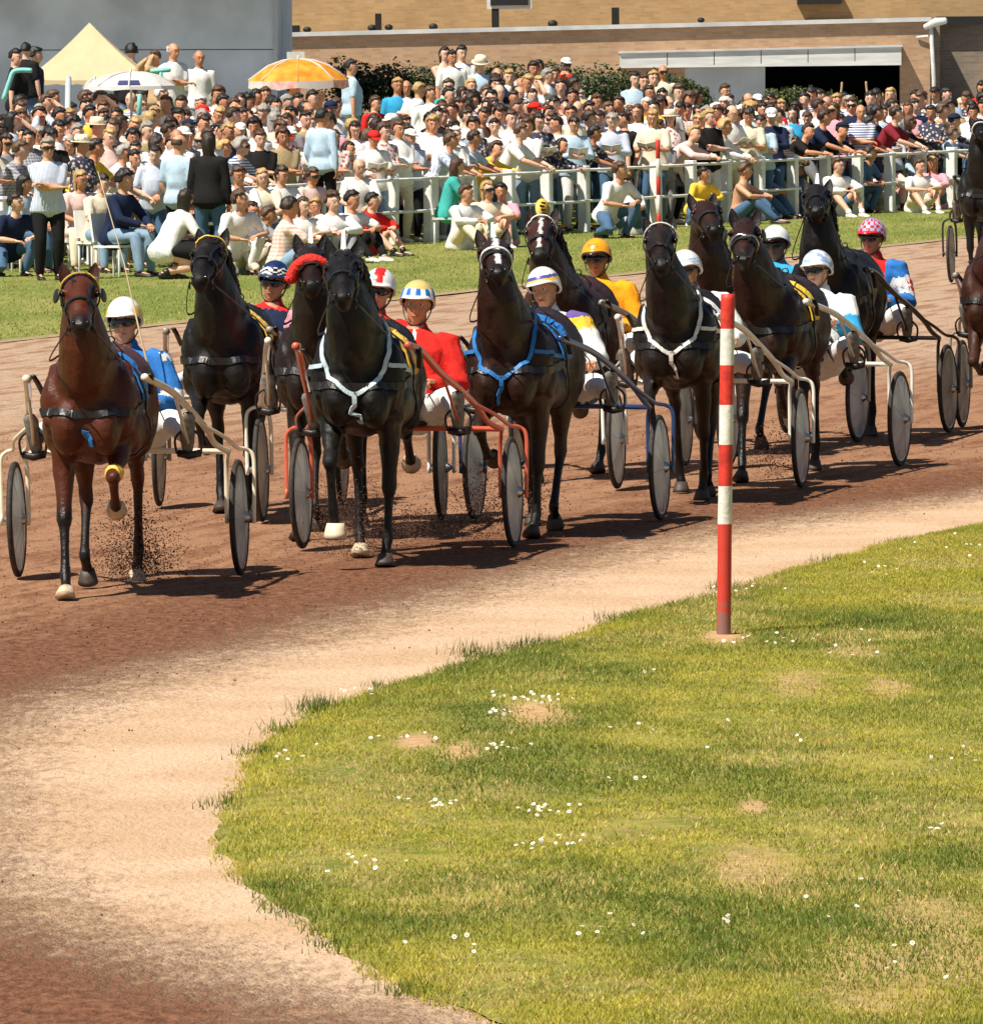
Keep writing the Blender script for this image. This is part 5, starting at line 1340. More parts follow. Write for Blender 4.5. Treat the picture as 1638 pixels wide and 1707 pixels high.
# the red and white post
base = ground(1205, 1066)
top = at_depth(1213, 490, base.y)
prop = [0, .10, .205, .32, .435, .555, .665, 1.0]
cols = [mat('post_red', (.60, .035, .02), rough=.55, vary=.25, scale=14, bump=.3), mat('post_white', (.76, .73, .66), rough=.55, vary=.14, scale=14, bump=.3)]
for m_, chip in zip(cols, ((.34, .14, .09), (.36, .28, .2))):
    nt = m_.node_tree; b_ = nt.nodes['Principled BSDF']; tcx = nt.nodes.new('ShaderNodeTexCoord')
    nn_ = ngroup_col(nt, mapping(nt, tcx.outputs['Object'], (1, 1, .5)), 30, 6, .75)
    nt.links.new(mixc(nt, mrange(nt, nn_, .60, .68, 0, .85), b_.inputs['Base Color'].links[0].from_socket, chip), b_.inputs['Base Color'])
pt = empty('marker_post', base, label='red and white striped post at the grass edge', category='post')
for i in range(7):
    a = top.lerp(base, prop[i]) - base; b_ = top.lerp(base, prop[i + 1]) - base
    if i == 6: b_ = b_ - Vector((0, 0, .12))
    mb = MB(); n = 20; vs = []
    L = 14 if i == 6 else 6
    for q in range(L + 1):
        p = a.lerp(b_, q / L)
        for j in range(n):
            t = 2 * math.pi * j / n; rr = .037 + vnoise((math.cos(t), math.sin(t), p.z * 3), 2, 3) * .0015
            vs.append(p + Vector((math.cos(t) * rr, math.sin(t) * rr, 0)))
    fs = [(k * n + j, (k + 1) * n + j, (k + 1) * n + (j + 1) % n, k * n + (j + 1) % n) for k in range(L) for j in range(n)]
    if i == 0: fs.append(tuple(range(n)))
    mb.add(vs, fs)
    if i == 6:
        m = mat('post_red_worn', (.60, .035, .02), rough=.6, col2=(.56, .05, .03), scale=9)
        nt = m.node_tree; N = nt.nodes; Lk = nt.links; tc = N.new('ShaderNodeTexCoord'); sx = N.new('ShaderNodeSeparateXYZ'); Lk.new(tc.outputs['Object'], sx.inputs[0])
        nz = N.new('ShaderNodeTexNoise'); nz.inputs['Scale'].default_value = 22; Lk.new(tc.outputs['Object'], nz.inputs[0])
        ad = N.new('ShaderNodeMath'); ad.operation = 'MULTIPLY_ADD'; Lk.new(nz.outputs[0], ad.inputs[0]); ad.inputs[1].default_value = .55; Lk.new(sx.outputs[2], ad.inputs[2])
        mr = N.new('ShaderNodeMapRange'); Lk.new(ad.outputs[0], mr.inputs[0]); mr.inputs[1].default_value = .50; mr.inputs[2].default_value = .36
        mx = N.new('ShaderNodeMixRGB'); Lk.new(mr.outputs[0], mx.inputs[0]); src = N['Principled BSDF'].inputs['Base Color'].links[0].from_socket
        Lk.new(src, mx.inputs[1]); mx.inputs[2].default_value = (.25, .12, .10, 1); Lk.new(mx.outputs[0], N['Principled BSDF'].inputs['Base Color'])
    else: m = cols[i % 2]
    put('painted_band', mb.mesh(), m, pt)
# ------------------------------------------------------------------ buildings
def brick_mat(name, c1, c2, mortar):
    m, nt, b, vec = newmat(name, .9, .1)
    v = mapping(nt, vec, (1, 1, 1), (R(90), 0, 0))
    bt = nt.nodes.new('ShaderNodeTexBrick'); nt.links.new(v, bt.inputs[0]); bt.inputs['Scale'].default_value = 1.0
    bt.inputs['Brick Width'].default_value = .22; bt.inputs['Row Height'].default_value = .065; bt.inputs['Mortar Size'].default_value = .008
    bt.inputs['Color1'].default_value = (*c1, 1); bt.inputs['Color2'].default_value = (*c2, 1); bt.inputs['Mortar'].default_value = (*mortar, 1)
    n = ngroup_col(nt, vec, 1.3, 6, .7)
    c = mixc(nt, 1.0, bt.outputs[0], mixc(nt, n, (.62, .62, .66), (1.28, 1.24, 1.18)), 'MULTIPLY')
    nt.links.new(c, b.inputs['Base Color']); bumpn(nt, b, bt.outputs['Fac'], -.4, .01); return m
M_BRICK = brick_mat('tan_brick', (.42, .25, .13), (.52, .33, .19), (.40, .32, .25)); M_BRICK2 = brick_mat('upper_tan_brick', (.42, .27, .12), (.50, .33, .16), (.42, .32, .2)); M_BRICK3 = brick_mat('grey_brown_brick', (.23, .18, .14), (.30, .24, .18), (.27, .24, .2))
M_COPE = mat('pale_coping', (.52, .52, .50), rough=.7, vary=.15, scale=2); M_BEAM = mat('white_beam', (.62, .62, .58), rough=.6, vary=.12, scale=1.5, stretch=(1, 1, 8))
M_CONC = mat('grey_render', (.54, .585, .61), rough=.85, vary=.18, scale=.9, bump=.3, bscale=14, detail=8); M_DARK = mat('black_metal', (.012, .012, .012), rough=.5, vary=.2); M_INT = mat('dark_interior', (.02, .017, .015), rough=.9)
M_PANEL = mat('pale_panel', (.47, .50, .50), rough=.6, vary=.1, scale=1.2)
def slab(name, tl, tr, bl, br, Y, th, m, parent, Y2=None):
    Y2 = Y if Y2 is None else Y2
    a = [at_depth(*tl, Y), at_depth(*tr, Y2), at_depth(*br, Y2), at_depth(*bl, Y)]
    mb = MB(); back = [p + Vector((0, th, 0)) for p in a]
    mb.add(a + back, [(0, 3, 2, 1), (4, 5, 6, 7), (0, 1, 5, 4), (1, 2, 6, 5), (2, 3, 7, 6), (3, 0, 4, 7)])
    bm = bmesh.new(); me = mb.mesh(smooth=False); bm.from_mesh(me); bmesh.ops.recalc_face_normals(bm, faces=bm.faces); bm.to_mesh(me); bm.free()
    o = put(name, me, m, None); par(o, parent); return o
def par(o, parent):
    if parent is not None:
        o.parent = parent; o.matrix_parent_inverse = Matrix.Translation(-parent.location)
YB = 200.0
bb = empty('brick_building', (3, YB, 0), label='tan brick building with flat roof and dark open doorway', category='building')
slab('upper_wall', (300, -330), (1900, -330), (300, 62), (1900, 62), YB + 6, .4, M_BRICK2, bb)
slab('wall', (300, 63), (1140.5, 44), (300, 240), (1140.5, 240), YB, .35, M_BRICK, bb)
slab('lintel_wall', (1140.5, 44), (1500, 35.5), (1140.5, 108), (1500, 104), YB, .35, M_BRICK, bb)
slab('door_jamb', (1500, 35.5), (1550, 34), (1500, 240), (1550, 240), YB, .35, M_BRICK, bb)
slab('coping', (300, 58), (1552, 28), (300, 65), (1552, 35), YB - .12, .6, M_COPE, bb)
slab('flat_roof', (300, 58.5), (1552, 28.5), (300, 60.5), (1552, 30.5), YB + .48, 5.5, mat('roof_gravel', (.3, .24, .18), rough=.95, vary=.25, scale=6, bump=.5), bb)
slab('beam', (1033, 88), (1502, 77), (1033, 113), (1502, 108), YB - .35, .34, M_BEAM, bb)
slab('beam_cap', (1031, 85.5), (1504, 74.5), (1031, 88.6), (1504, 77.6), YB - .40, .42, M_COPE, bb)
for i in range(5):
    x = 1033 + 469 * (i + 1) / 6; yy = 88 - 11 * (i + 1) / 6
    slab('beam_joint', (x, yy + 1), (x + 1.2, yy + 1), (x, yy + 23), (x + 1.2, yy + 23), YB - .353, .01, M_DARK, bb)
slab('pale_wall_panel', (1140.5, 108), (1275, 106), (1140.5, 240), (1275, 240), YB + .02, .30, M_PANEL, bb)
for x in (1185, 1230): slab('panel_joint', (x, 114), (x + 1, 114), (x, 240), (x + 1, 240), YB + .012, .012, M_COPE, bb)
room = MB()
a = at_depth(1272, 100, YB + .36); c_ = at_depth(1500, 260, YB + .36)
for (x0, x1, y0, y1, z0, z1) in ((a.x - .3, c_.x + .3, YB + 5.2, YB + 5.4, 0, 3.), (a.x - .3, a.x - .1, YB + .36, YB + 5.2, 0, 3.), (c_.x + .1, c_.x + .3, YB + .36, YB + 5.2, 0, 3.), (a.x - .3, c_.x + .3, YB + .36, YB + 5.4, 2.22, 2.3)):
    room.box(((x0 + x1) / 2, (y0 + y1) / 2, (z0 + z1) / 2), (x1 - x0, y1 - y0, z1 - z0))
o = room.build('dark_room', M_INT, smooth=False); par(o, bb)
slab('annex_wall', (1566, 40), (1900, 36), (1566, 260), (1900, 260), YB + 2.2, .35, M_BRICK3, bb); slab('annex_side', (1549, 34), (1566, 34), (1549, 250), (1566, 250), YB + .36, 1.85, M_BRICK3, bb)
slab('annex_fascia', (1562, 27), (1900, 25), (1562, 41), (1900, 38), YB + 1.95, .5, M_DARK, bb)
mb = MB(); mb.loft([at_depth(1551, 40, YB - .2), at_depth(1556, 130, YB - .2), at_depth(1557, 240, YB - .2)], .045, .045, n=12); o = mb.build('drainpipe', mat('pipe_white', (.60, .60, .56), rough=.5, vary=.12)); par(o, bb)
mb = MB(); mb.loft([at_depth(1553, 62, YB - .2), at_depth(1545, 60, YB - .1), at_depth(1528, 62, YB - .05)], .03, .03, n=10); o = mb.build('pipe_bracket', M_COPE); par(o, bb)
mb = MB(); mb.loft([at_depth(1541, 45, YB - .25), at_depth(1560, 36, YB - .3), at_depth(1576, 34, YB - .35)], [.06, .09, .07], [.05, .07, .06], n=12); o = mb.build('rain_hopper', M_BEAM); par(o, bb)
# things on the flat roof
def roof_obj(kind, pts, label, cat, Y=YB + 3):
    mb = MB()
    for p in pts:
        if p[0] == 'box': a = at_depth(p[1], p[2], Y); c = at_depth(p[3], p[4], Y); mb.box((a + c) / 2, (abs(c.x - a.x), .25, abs(a.z - c.z)))
        if p[0] == 'ball': mb.ball(at_depth(p[1], p[2], Y), p[3], n=14, m=8)
    mb.build(kind, M_DARK, smooth=False, label=label, category=cat)
roof_obj('roof_vent', [('box', 474, 18, 484, 56), ('box', 476, 42, 500, 56)], 'black L-shaped vent stack at the left end of the roof', 'vent')
for x, y, r, l in ((512, 49, .09, 'small black dome right of the L-shaped stack'), (620, 46, .10, 'black dome left of the slim roof stack'), (648, 45, .09, 'black dome right of the slim roof stack'), (722, 44, .10, 'lone black dome between stack and sign'), (921, 39, .11, 'flattened black dome right of the sign post'), (1168, 33, .08, 'small black dome above the white beam')):
    roof_obj('roof_dome', [('ball', x, y, (r, r, r * .75))], l + ' on the flat roof', 'vent')
roof_obj('roof_stack', [('box', 625, 22, 636, 53)], 'slim black stack between two domes on the roof', 'vent'); roof_obj('roof_stack', [('box', 1019, 12, 1032, 42)], 'tall black stack on the roof right of the sign', 'vent')
sg = empty('roof_sign', at_depth(849, 45, YB + 3), label='white framed black sign box on a short black post', category='sign')
for nm, a, m, th in (('sign_frame', (811, -12, 886, 14), M_BEAM, .2), ('sign_face', (817, -8, 880, 8), M_DARK, .25), ('sign_post', (819, 14, 832, 48), M_DARK, .2)):
    p = at_depth(a[0], a[1], YB + 2.9); q_ = at_depth(a[2], a[3], YB + 2.9); b_ = MB(); b_.box((p + q_) / 2 - Vector((0, (th - .2) * .5, 0)), (q_.x - p.x, th, p.z - q_.z)); o = b_.build(nm, m, smooth=False); par(o, sg)
roof_obj('wall_box', [('box', 1328, -12, 1402, 6)], 'black box fixed high on the upper wall', 'box', YB + 5.9)
# grey building, left
gb = empty('grey_building', (-8, 176, 0), label='plain grey rendered building at the upper left', category='building')
o = slab('wall', (-220, -300), (462, -300), (-220, 300), (460, 300), 172, 14, M_CONC, gb)
slab('roof_overhang', (-240, -21), (472, -31), (-240, -12), (472, -22), 170.3, 1.7, M_CONC, gb)
slab('wall_seam', (62, 82.5), (455, 81.5), (62, 83.6), (455, 82.6), 171.992, .01, M_DARK, gb)
slab('corner_trim', (455, -300), (463.5, -300), (455, 300), (461.5, 300), 171.95, .5, M_PANEL, gb)
# hedge and shrubs
def leafy(name, pts, n, size, cols, label, cat, seed, stems=6, lrange=(.6, 1.2)):
    rnd = random.Random(seed); e = empty(name, (pts[0][0].x, pts[0][0].y, 1.0), label=label, category=cat)
    mb = MB()
    for i in range(n):
        c, r = rnd.choice(pts)
        d = Vector((rnd.gauss(0, 1), rnd.gauss(0, 1), rnd.gauss(0, 1))).normalized() * (rnd.random() ** .4)
        k = 1 + vnoise(d, 2.5, seed + c.x) * .35
        p = c + Vector((d.x * r[0], d.y * r[1], d.z * r[2])) * k
        s = size * rnd.uniform(*lrange); rt = Euler((rnd.uniform(-1, 1), rnd.uniform(-1, 1), rnd.uniform(0, 6.3))).to_matrix()
        mb.add([p + rt @ Vector(v) * s for v in ((0, -.5, 0), (.32, 0, .08), (0, .6, 0), (-.32, 0, .08))], [(0, 1, 2, 3)], rnd.choices(range(len(cols)), [3, 2, 1][:len(cols)])[0])
    o = mb.build('foliage', cols); par(o, e)
    for i in range(stems):
        mb = MB(); c, r = rnd.choice(pts); b0 = Vector((c.x + rnd.uniform(-.1, .1), c.y, 0.9)); mb.loft([b0, b0.lerp(c, .6), c + Vector((rnd.uniform(-.2, .2), 0, r[2] * .6))], [.03, .02, .008], [.03, .02, .008], n=6)
        o = mb.build('stem', mat('bark', (.09, .06, .04), rough=.9), None); par(o, e)
    return e
LF = [mat('leaf_dark', (.014, .030, .008), rough=.6, vary=.3, trans=.2), mat('leaf_mid', (.035, .062, .014), rough=.6, vary=.3, trans=.25), mat('leaf_pale', (.13, .15, .06), rough=.6, vary=.3, trans=.3)]
LF2 = [mat('leaf_olive', (.07, .10, .02), rough=.6, vary=.3, trans=.3), LF[1], LF[2]]
HG = []
for i in range(20):
    x = 572 + i * 29; top_ = 100 + (i % 3) * 5 - (6 if i < 3 else 0) + max(0, x - 960) * .10
    HG.append((at_depth(x, top_ + 46, 176 + (i % 2) * .6), (.42, .5, .50)))
leafy('hedge', HG[:10], 15000, .075, LF, 'dark green hedge under the brick wall, left half', 'hedge', 3)
leafy('hedge', HG[10:], 14000, .075, LF[1:] + [LF[0]], 'hedge under the brick wall running to the white panel', 'hedge', 4)
leafy('shrub', [(at_depth(x, y, 174), (.28, .3, .24)) for x, y in ((1290, 168), (1320, 164), (1350, 166), (1385, 172), (1412, 178))], 3200, .07, [LF2[2], LF2[0], LF2[1]], 'pale flowering shrub before the dark doorway', 'shrub', 5)
leafy('shrub', [(at_depth(x, y, 170), (.25, .3, .26)) for x, y in ((1110, 150), (1140, 152), (1165, 165))], 2600, .07, LF2, 'green shrub at the left end of the pale wall panel', 'shrub', 6)
for pts, l in ((((1403, 137), (1402, 150), (1398, 168)), 'short curved pale stick before the dark doorway'), (((1443, 136), (1446, 160), (1455, 182), (1466, 206)), 'long curved pale stick leaning before the dark doorway')):
    mb = MB(); mb.loft(catmull([at_depth(*p, 190) for p in pts], 4), .022, .022, n=8); mb.build('bent_stick', mat('stick_tan', (.45, .30, .15), rough=.7), label=l, category='stick')

# ------------------------------------------------------------------ parasols
def parasol_square():
    Y = 150; apex = at_depth(149, 37, Y); l, r = at_depth(46, 127, Y), at_depth(254, 134, Y)
    e = empty('parasol', (apex.x, Y, 1), label='cream square parasol with pointed roof', category='parasol')
    m = mat('cream_canvas', (.74, .62, .38), rough=.8, vary=.07, scale=3, trans=.35, bump=.2, bscale=30, stretch=(1, 1, .2))
    w = (r.x - l.x) / 2; cx = (l.x + r.x) / 2; z0 = (l.z + r.z) / 2; H = apex.z - z0
    cor = [Vector((cx + sx * w * .995, Y + sy * w, z0 + (.02 if sy > 0 else 0))) for sx, sy in ((-1, -1), (1, -1), (1, 1), (-1, 1))]
    for i in range(4):
        a, b = cor[i], cor[(i + 1) % 4]; mb = MB(); vs = []; n = 8
        for p in range(n + 1):
            t = p / n
            for q in range(n + 1):
                s = q / n; e_ = a.lerp(b, s); v = apex.lerp(e_, t); v.z -= math.sin(t * math.pi) * .045 * (1 - .3 * math.sin(s * math.pi)) + math.sin(s * math.pi) * t * .02; vs.append(v)
        fs = [(p * (n + 1) + q, (p + 1) * (n + 1) + q, (p + 1) * (n + 1) + q + 1, p * (n + 1) + q + 1) for p in range(n) for q in range(n)]
        mb.add(vs, fs); o = mb.build('canopy_panel', m); par(o, e)
        mb = MB(); vs = []
        for q in range(13):
            s = q / 12; v = a.lerp(b, s); v.z -= math.sin(s * math.pi) * .02; out = (a.lerp(b, .5) - Vector((cx, Y, a.z))).normalized() * .004
            vs += [v + out, v + out - Vector((0, 0, .07 + .012 * math.cos(q * math.pi)))]
        mb.add(vs, [(2 * q, 2 * q + 1, 2 * q + 3, 2 * q + 2) for q in range(12)]); o = mb.build('valance', m); par(o, e)
    mb = MB(); mb.loft([(cx, Y, .9), (cx, Y, apex.z - .03)], .022, .022, n=10); o = mb.build('pole', M_BEAM); par(o, e)
parasol_square()
def parasol_round(px, py_top, py_rim, half, Y, name_label, panels, rimcol, valh, tilt=0., text=None, n=8, flat=.0):
    top = at_depth(px, py_top, Y); rim = at_depth(px, py_rim, Y); Rr = half / F_PX * Y; H = top.z - rim.z
    e = empty('parasol', (top.x, Y, 1), label=name_label, category='parasol')
    RT = Euler((0, tilt, 0)).to_matrix(); C0 = Vector((top.x, Y, rim.z))
    def PT(a, t):
        sag = 1 - .045 * t * abs(math.sin(a * n / 2 + 0)) ; h = H * (1 - t ** 2 * (.85 + .15 * t))
        return C0 + RT @ Vector((math.cos(a) * Rr * t * sag, math.sin(a) * Rr * t * sag, h))
    for i in range(n):
        mb = MB(); vs = []; K, L = 6, 7
        for p in range(L + 1):
            for q in range(K + 1): vs.append(PT(2 * math.pi * (i + q / K) / n, max(.001, p / L)))
        mb.add(vs, [(p * (K + 1) + q, (p + 1) * (K + 1) + q, (p + 1) * (K + 1) + q + 1, p * (K + 1) + q + 1) for p in range(L) for q in range(K)]); o = mb.build('canopy_panel', panels[i % len(panels)]); par(o, e)
        mb = MB(); vs = []
        for q in range(K + 1):
            v = PT(2 * math.pi * (i + q / K) / n, 1); d = (v - C0); d.z = 0; vs += [v, v + d.normalized() * .01 - Vector((0, 0, valh * (1 - .25 * abs(math.cos(q / K * math.pi)))))]
        mb.add(vs, [(2 * q, 2 * q + 1, 2 * q + 3, 2 * q + 2) for q in range(K)]); o = mb.build('valance', rimcol[i % len(rimcol)]); par(o, e)
        mb = MB(); mb.loft([PT(2 * math.pi * i / n, t) + Vector((0, 0, .006)) for t in (.02, .3, .6, 1)], [.006, .018, .022, .024], [.003] * 4, n=6); o = mb.build('rib_seam', rimcol[0]); par(o, e)
    mb = MB(); mb.loft([(top.x, Y, .9), top], .018, .018, n=10); o = mb.build('pole', M_BEAM); par(o, e)
    mb = MB(); mb.loft([top - Vector((0, 0, .02)), top + Vector((0, 0, .05))], [.03, .012], [.03, .012], n=8); o = mb.build('finial', M_BEAM); par(o, e)
    return e, PT
M_OR = mat('orange_print', (.90, .28, .01), rough=.7, col2=(.95, .50, .06), scale=5.5, detail=1.5, trans=.35); M_WC = mat('white_canvas', (.78, .76, .73), rough=.75, vary=.05, trans=.3)
M_PKT = mat('white_canvas_pink_print', (.78, .74, .70), rough=.75, col2=(.80, .34, .28), scale=9, trans=.3)
parasol_round(497, 98, 134, 83, 140, 'round orange and yellow parasol with white ribs and fringe', [M_OR], [M_WC, M_PKT], .14, n=8)
mb = MB(); a = at_depth(478, 86, 143); c = at_depth(508, 99, 143); mb.box((a + c) / 2, (c.x - a.x, .1, a.z - c.z)); mb.build('white_box', M_WC, smooth=False, label='small white box sticking up behind the orange parasol', category='box')
e, PT = parasol_round(218, 120, 143, 74, 134, 'low white parasol with dark blue printing below the cream one', [M_WC], [M_WC], .06, n=8)
mb = MB()
M_NAVYP = mat('navy_print', (.03, .04, .16), rough=.7)
vs = []
K = 14
for row in (.80, .955):
    for q in range(K + 1):
        a = math.pi * 1.5 + (q / K - .5) * .62
        vs.append(PT(a, row) + Vector((0, -.012, .012)))
mb.add(vs, [(q, q + 1, K + 2 + q, K + 1 + q) for q in range(K) if q % 7 != 6]); o = mb.build('printed_band', M_NAVYP); par(o, e)
parasol_round(158, 132, 148, 19, 136, 'tiny white parasol left of the printed white one', [M_WC], [M_WC], .05, n=8)
# turquoise frame by the left edge
M_TQ = mat('turquoise_paint', (.22, .62, .56), rough=.5, vary=.08)
mb = MB(); mb.loft(catmull([at_depth(6, 165, 133), at_depth(16, 135, 133), at_depth(22, 120, 133), at_depth(34, 116.5, 133), at_depth(52, 117, 133)], 4), .035, .035, n=10); mb.build('tube_railing', M_TQ, label='turquoise tube frame at the left edge beside the cream parasol', category='frame')
mb = MB(); mb.loft([at_depth(252, 118, 141), at_depth(283, 116, 141)], .035, .035, n=10); mb.loft([at_depth(268, 118, 141), at_depth(268, 160, 141)], .03, .03, n=10); mb.build('tube_railing', M_TQ, label='turquoise railing right of the cream parasol before the grey wall', category='frame')
mb = MB(); mb.loft([at_depth(233, 158, 131), at_depth(232, 190, 131)], .035, .035, n=10); mb.build('turquoise_post', M_TQ, label='turquoise post standing in the crowd below the white parasol', category='post')
mb = MB(); mb.loft([at_depth(114, 130, 132), at_depth(113, 190, 131)], .045, .045, n=10); mb.build('pale_blue_post', M_PANEL, label='pale blue post under the cream parasol', category='post')

# ------------------------------------------------------------------ rail
M_POST = mat('white_post', (.80, .80, .77), rough=.6, vary=.12, scale=4, bump=.3, bscale=30)
fe = empty('rail_fence', FA, label='white post and rail fence holding back the spectators', category='fence')
Lf = (FB - FA).length
s = -2.6; k = 0
posts = []
while s < Lf + 6: posts.append((s, .14)); s += 1.32
for px in (722, 1272, 545): posts.append((None, px))
for s, w_ in posts:
    if s is None:
        # extra posts where the photo shows one
        gx = (w_ - 819) / F_PX; t = (FA.x - gx * FA.y) / (gx * FD.y - FD.x); s = t; w_ = .12
    p = FA + FD * s; mb = MB(); h = .98 + random.uniform(-.02, .02); rt = Euler((random.uniform(-.02, .02), random.uniform(-.02, .02), math.atan2(FD.y, FD.x))).to_matrix()
    mb.box(p + Vector((0, 0, h / 2)), (w_, w_ * 1.1, h), rot=rt); me = mb.mesh(smooth=False); bm = bmesh.new(); bm.from_mesh(me); bmesh.ops.bevel(bm, geom=bm.edges[:], offset=.012, segments=1, affect='EDGES'); bm.to_mesh(me); bm.free()
    o = put('post', me, M_POST); par(o, fe)
for z in (.93, .47):
    s = -2.6
    while s < Lf + 5.9:
        a = FA + FD * (s + .01) - FN * .105; b_ = FA + FD * (s + 1.31) - FN * .105; mb = MB(); mb.loft([a + Vector((0, 0, z)), a.lerp(b_, .5) + Vector((0, 0, z - .006)), b_ + Vector((0, 0, z))], .022, .022, n=8); o = mb.build('rail', M_POST); par(o, fe); s += 1.32
p = ground(1098, 385); e = empty('striped_stake', p, label='thin red and white stake standing among the front row', category='stake')
for i in range(5):
    mb = MB(); mb.loft([(0, 0, i * .27), (0, 0, i * .27 + .265)], .032, .032, n=10); mb.build('painted_band', [cols[0], cols[1]][i % 2], e)
# ------------------------------------------------------------------ spectators
PAPER = mat('paper', (.80, .79, .74), rough=.8, vary=.05, scale=20)
def stand(hands, poles=None, yaw=0., lean=.04, hp=.05, side=0., hip=(0, 0, .93), feet=None, **k):
    return dict(J=figure(hip=hip, lean=lean, side_lean=side, head_yaw=yaw, head_pitch=hp, hands=hands, poles=poles, feet=feet), **k)
TPL = {
 'stand': stand([(.05, .25, .80), (.05, -.25, .80)], yaw=.25, words='standing', seed=1),
 'turn': stand([(.10, .20, .86), (-.04, -.27, .82)], yaw=-.6, lean=.0, words='standing and looking aside', seed=2, belly=.05),
 'glance': stand([(.10, .24, .84), (.12, -.20, .90)], poles=[(-.4, .8, -.5), (-.4, -.9, -.4)], yaw=.85, lean=.06, hp=.12, side=.06, words='turning the head aside', seed=14),
 'slouch': stand([(.20, .05, .98), (.20, -.05, .98)], poles=[(-.3, 1, -.6), (-.3, -1, -.6)], yaw=-.25, lean=.14, hp=.2, side=-.07, words='standing with hands clasped', seed=15, belly=.06),
 'fold': stand([(.22, -.10, 1.16), (.24, .12, 1.12)], poles=[(-.1, 1, -.6), (-.1, -1, -.6)], yaw=.1, words='with folded arms', seed=3, belly=.03),
 'read': stand([(.33, .10, 1.14), (.33, -.10, 1.14)], poles=[(-.3, .7, -1), (-.3, -.7, -1)], yaw=.15, hp=.30, words='looking down at a programme', seed=4),
 'brow': stand([(.14, .05, 1.62), (.08, -.24, .84)], poles=[(.5, .6, -1), (-.3, -.7, -1)], yaw=.45, words='shading the eyes with a hand', seed=5),
 'field': stand([(.16, .07, 1.575), (.16, -.07, 1.575)], poles=[(.5, .6, -1), (.5, -.6, -1)], yaw=.2, words='raising both hands to the face', seed=6),
 'lean': dict(J=figure(hip=(-.22, 0, .88), lean=.52, head_yaw=.25, head_pitch=-.1, hands=[(.42, .20, .99), (.42, -.16, .99)], poles=[(-.2, .9, -.5), (-.2, -.9, -.5)], feet=[(-.24, .12, .08), (-.05, -.10, .08)]), words='leaning on the rail', seed=7),
 'lean_low': dict(J=figure(hip=(-.32, 0, .82), lean=.80, head_yaw=-.35, head_pitch=-.15, hands=[(.40, .10, .98), (.42, -.22, .98)], poles=[(-.1, 1, -.3), (-.1, -1, -.3)], feet=[(-.34, .14, .08), (-.18, -.12, .08)]), words='bent low over the rail', seed=8),
 'grass': dict(J=figure(hip=(-.10, 0, .13), lean=.22, head_yaw=.3, head_pitch=.0, hands=[(.36, .10, .42), (.36, -.08, .40)], poles=[(0, 1, -.3), (0, -1, -.3)], feet=[(.50, .14, .07), (.55, -.12, .07)], knees=[(0, .3, 1), (0, -.3, 1)]), words='sitting on the grass with knees up', seed=9),
 'bench': dict(J=figure(hip=(-.12, 0, .50), lean=.25, head_yaw=.35, head_pitch=.1, hands=[(.32, .12, .62), (.34, -.10, .62)], poles=[(-.2, 1, -.6), (-.2, -1, -.6)], feet=[(.30, .16, .07), (.38, -.16, .07)], knees=[(1, .1, .6), (1, -.1, .6)]), words='seated', seed=10),
 'crouch': dict(J=figure(hip=(-.10, 0, .36), lean=.55, head_yaw=.5, head_pitch=-.2, hands=[(.34, .14, .50), (.36, -.10, .46)], poles=[(-.2, 1, -.4), (-.2, -1, -.4)], feet=[(.12, .14, .07), (-.15, -.12, .09)], knees=[(1, .3, .5), (1, -.3, .2)]), words='crouching', seed=11),
}
HATS = {}
def hat_mesh(J, kind):
    Rh, H = J['Rh'], J['head']; q = lambda x, y, z: H + Rh @ Vector((x, y, z)); mb = MB(); n = 20
    if kind == 'cap':
        mb.loft([q(-.008, 0, .055), q(-.008, 0, .09), q(-.01, 0, .125), q(-.012, 0, .142)], [.098, .094, .07, .03], [.116, .110, .08, .03], side=Rh @ Vector((0, 1, 0)), n=n, caps=False)
        mb.loft([q(.08, 0, .062), q(.13, 0, .058), q(.175, 0, .050)], [.075, .068, .04], [.008, .006, .005], side=Rh @ Vector((0, 1, 0)), n=12)
    else:
        mb.loft([q(-.008, 0, .040), q(-.008, 0, .052)], [.150, .148], [.165, .162], side=Rh @ Vector((0, 1, 0)), n=n, caps=False)
        mb.loft([q(-.008, 0, .05), q(-.008, 0, .10), q(-.008, 0, .145), q(-.008, 0, .150)], [.105, .098, .085, .05], [.118, .11, .095, .06], side=Rh @ Vector((0, 1, 0)), n=n, caps=False)
    return mb.mesh('hat')
for k, t in TPL.items():
    low = k in ('grass', 'bench', 'crouch')
    t['M'] = person_meshes(t['J'], sleeves=('short', 'long'), legs=('long', 'shorts', 'skirt') if low or k in ('stand', 'turn', 'lean') else ('long',), seed=t['seed'], belly=t.get('belly', 0), hair=('short', 'puffy', 'long', 'bald'))
    t['M']['cap'] = hat_mesh(t['J'], 'cap'); t['M']['sunhat'] = hat_mesh(t['J'], 'sunhat')
HEADZ = {k: (t['J']['head'].z + .12) for k, t in TPL.items()}
SHIRTS = [('white', 'white', 46), ('cream', 'cream', 8), ('light_blue', 'pale blue', 6), ('pale_pink', 'pale pink', 6), ('red', 'red', 4), ('navy', 'navy', 5), ('black', 'black', 5), ('grey', 'grey', 6), ('pink', 'pink', 2), ('sky', 'bright blue', 1), ('khaki', 'khaki', 3), ('tan', 'tan', 4), ('yellow', 'yellow', 1.5), ('teal', 'teal', 1), ('checked', 'red checked', 5), ('striped_red', 'red striped', 4), ('striped_blue', 'blue striped', 6), ('plaid_grey', 'grey plaid', 4), ('flowered', 'flowered', 5), ('flowered_dark', 'dark flowered', 4), ('pinstripe', 'pinstriped', 6), ('denim', 'denim', 2), ('brown', 'brown', 1.5), ('maroon', 'maroon', 1)]
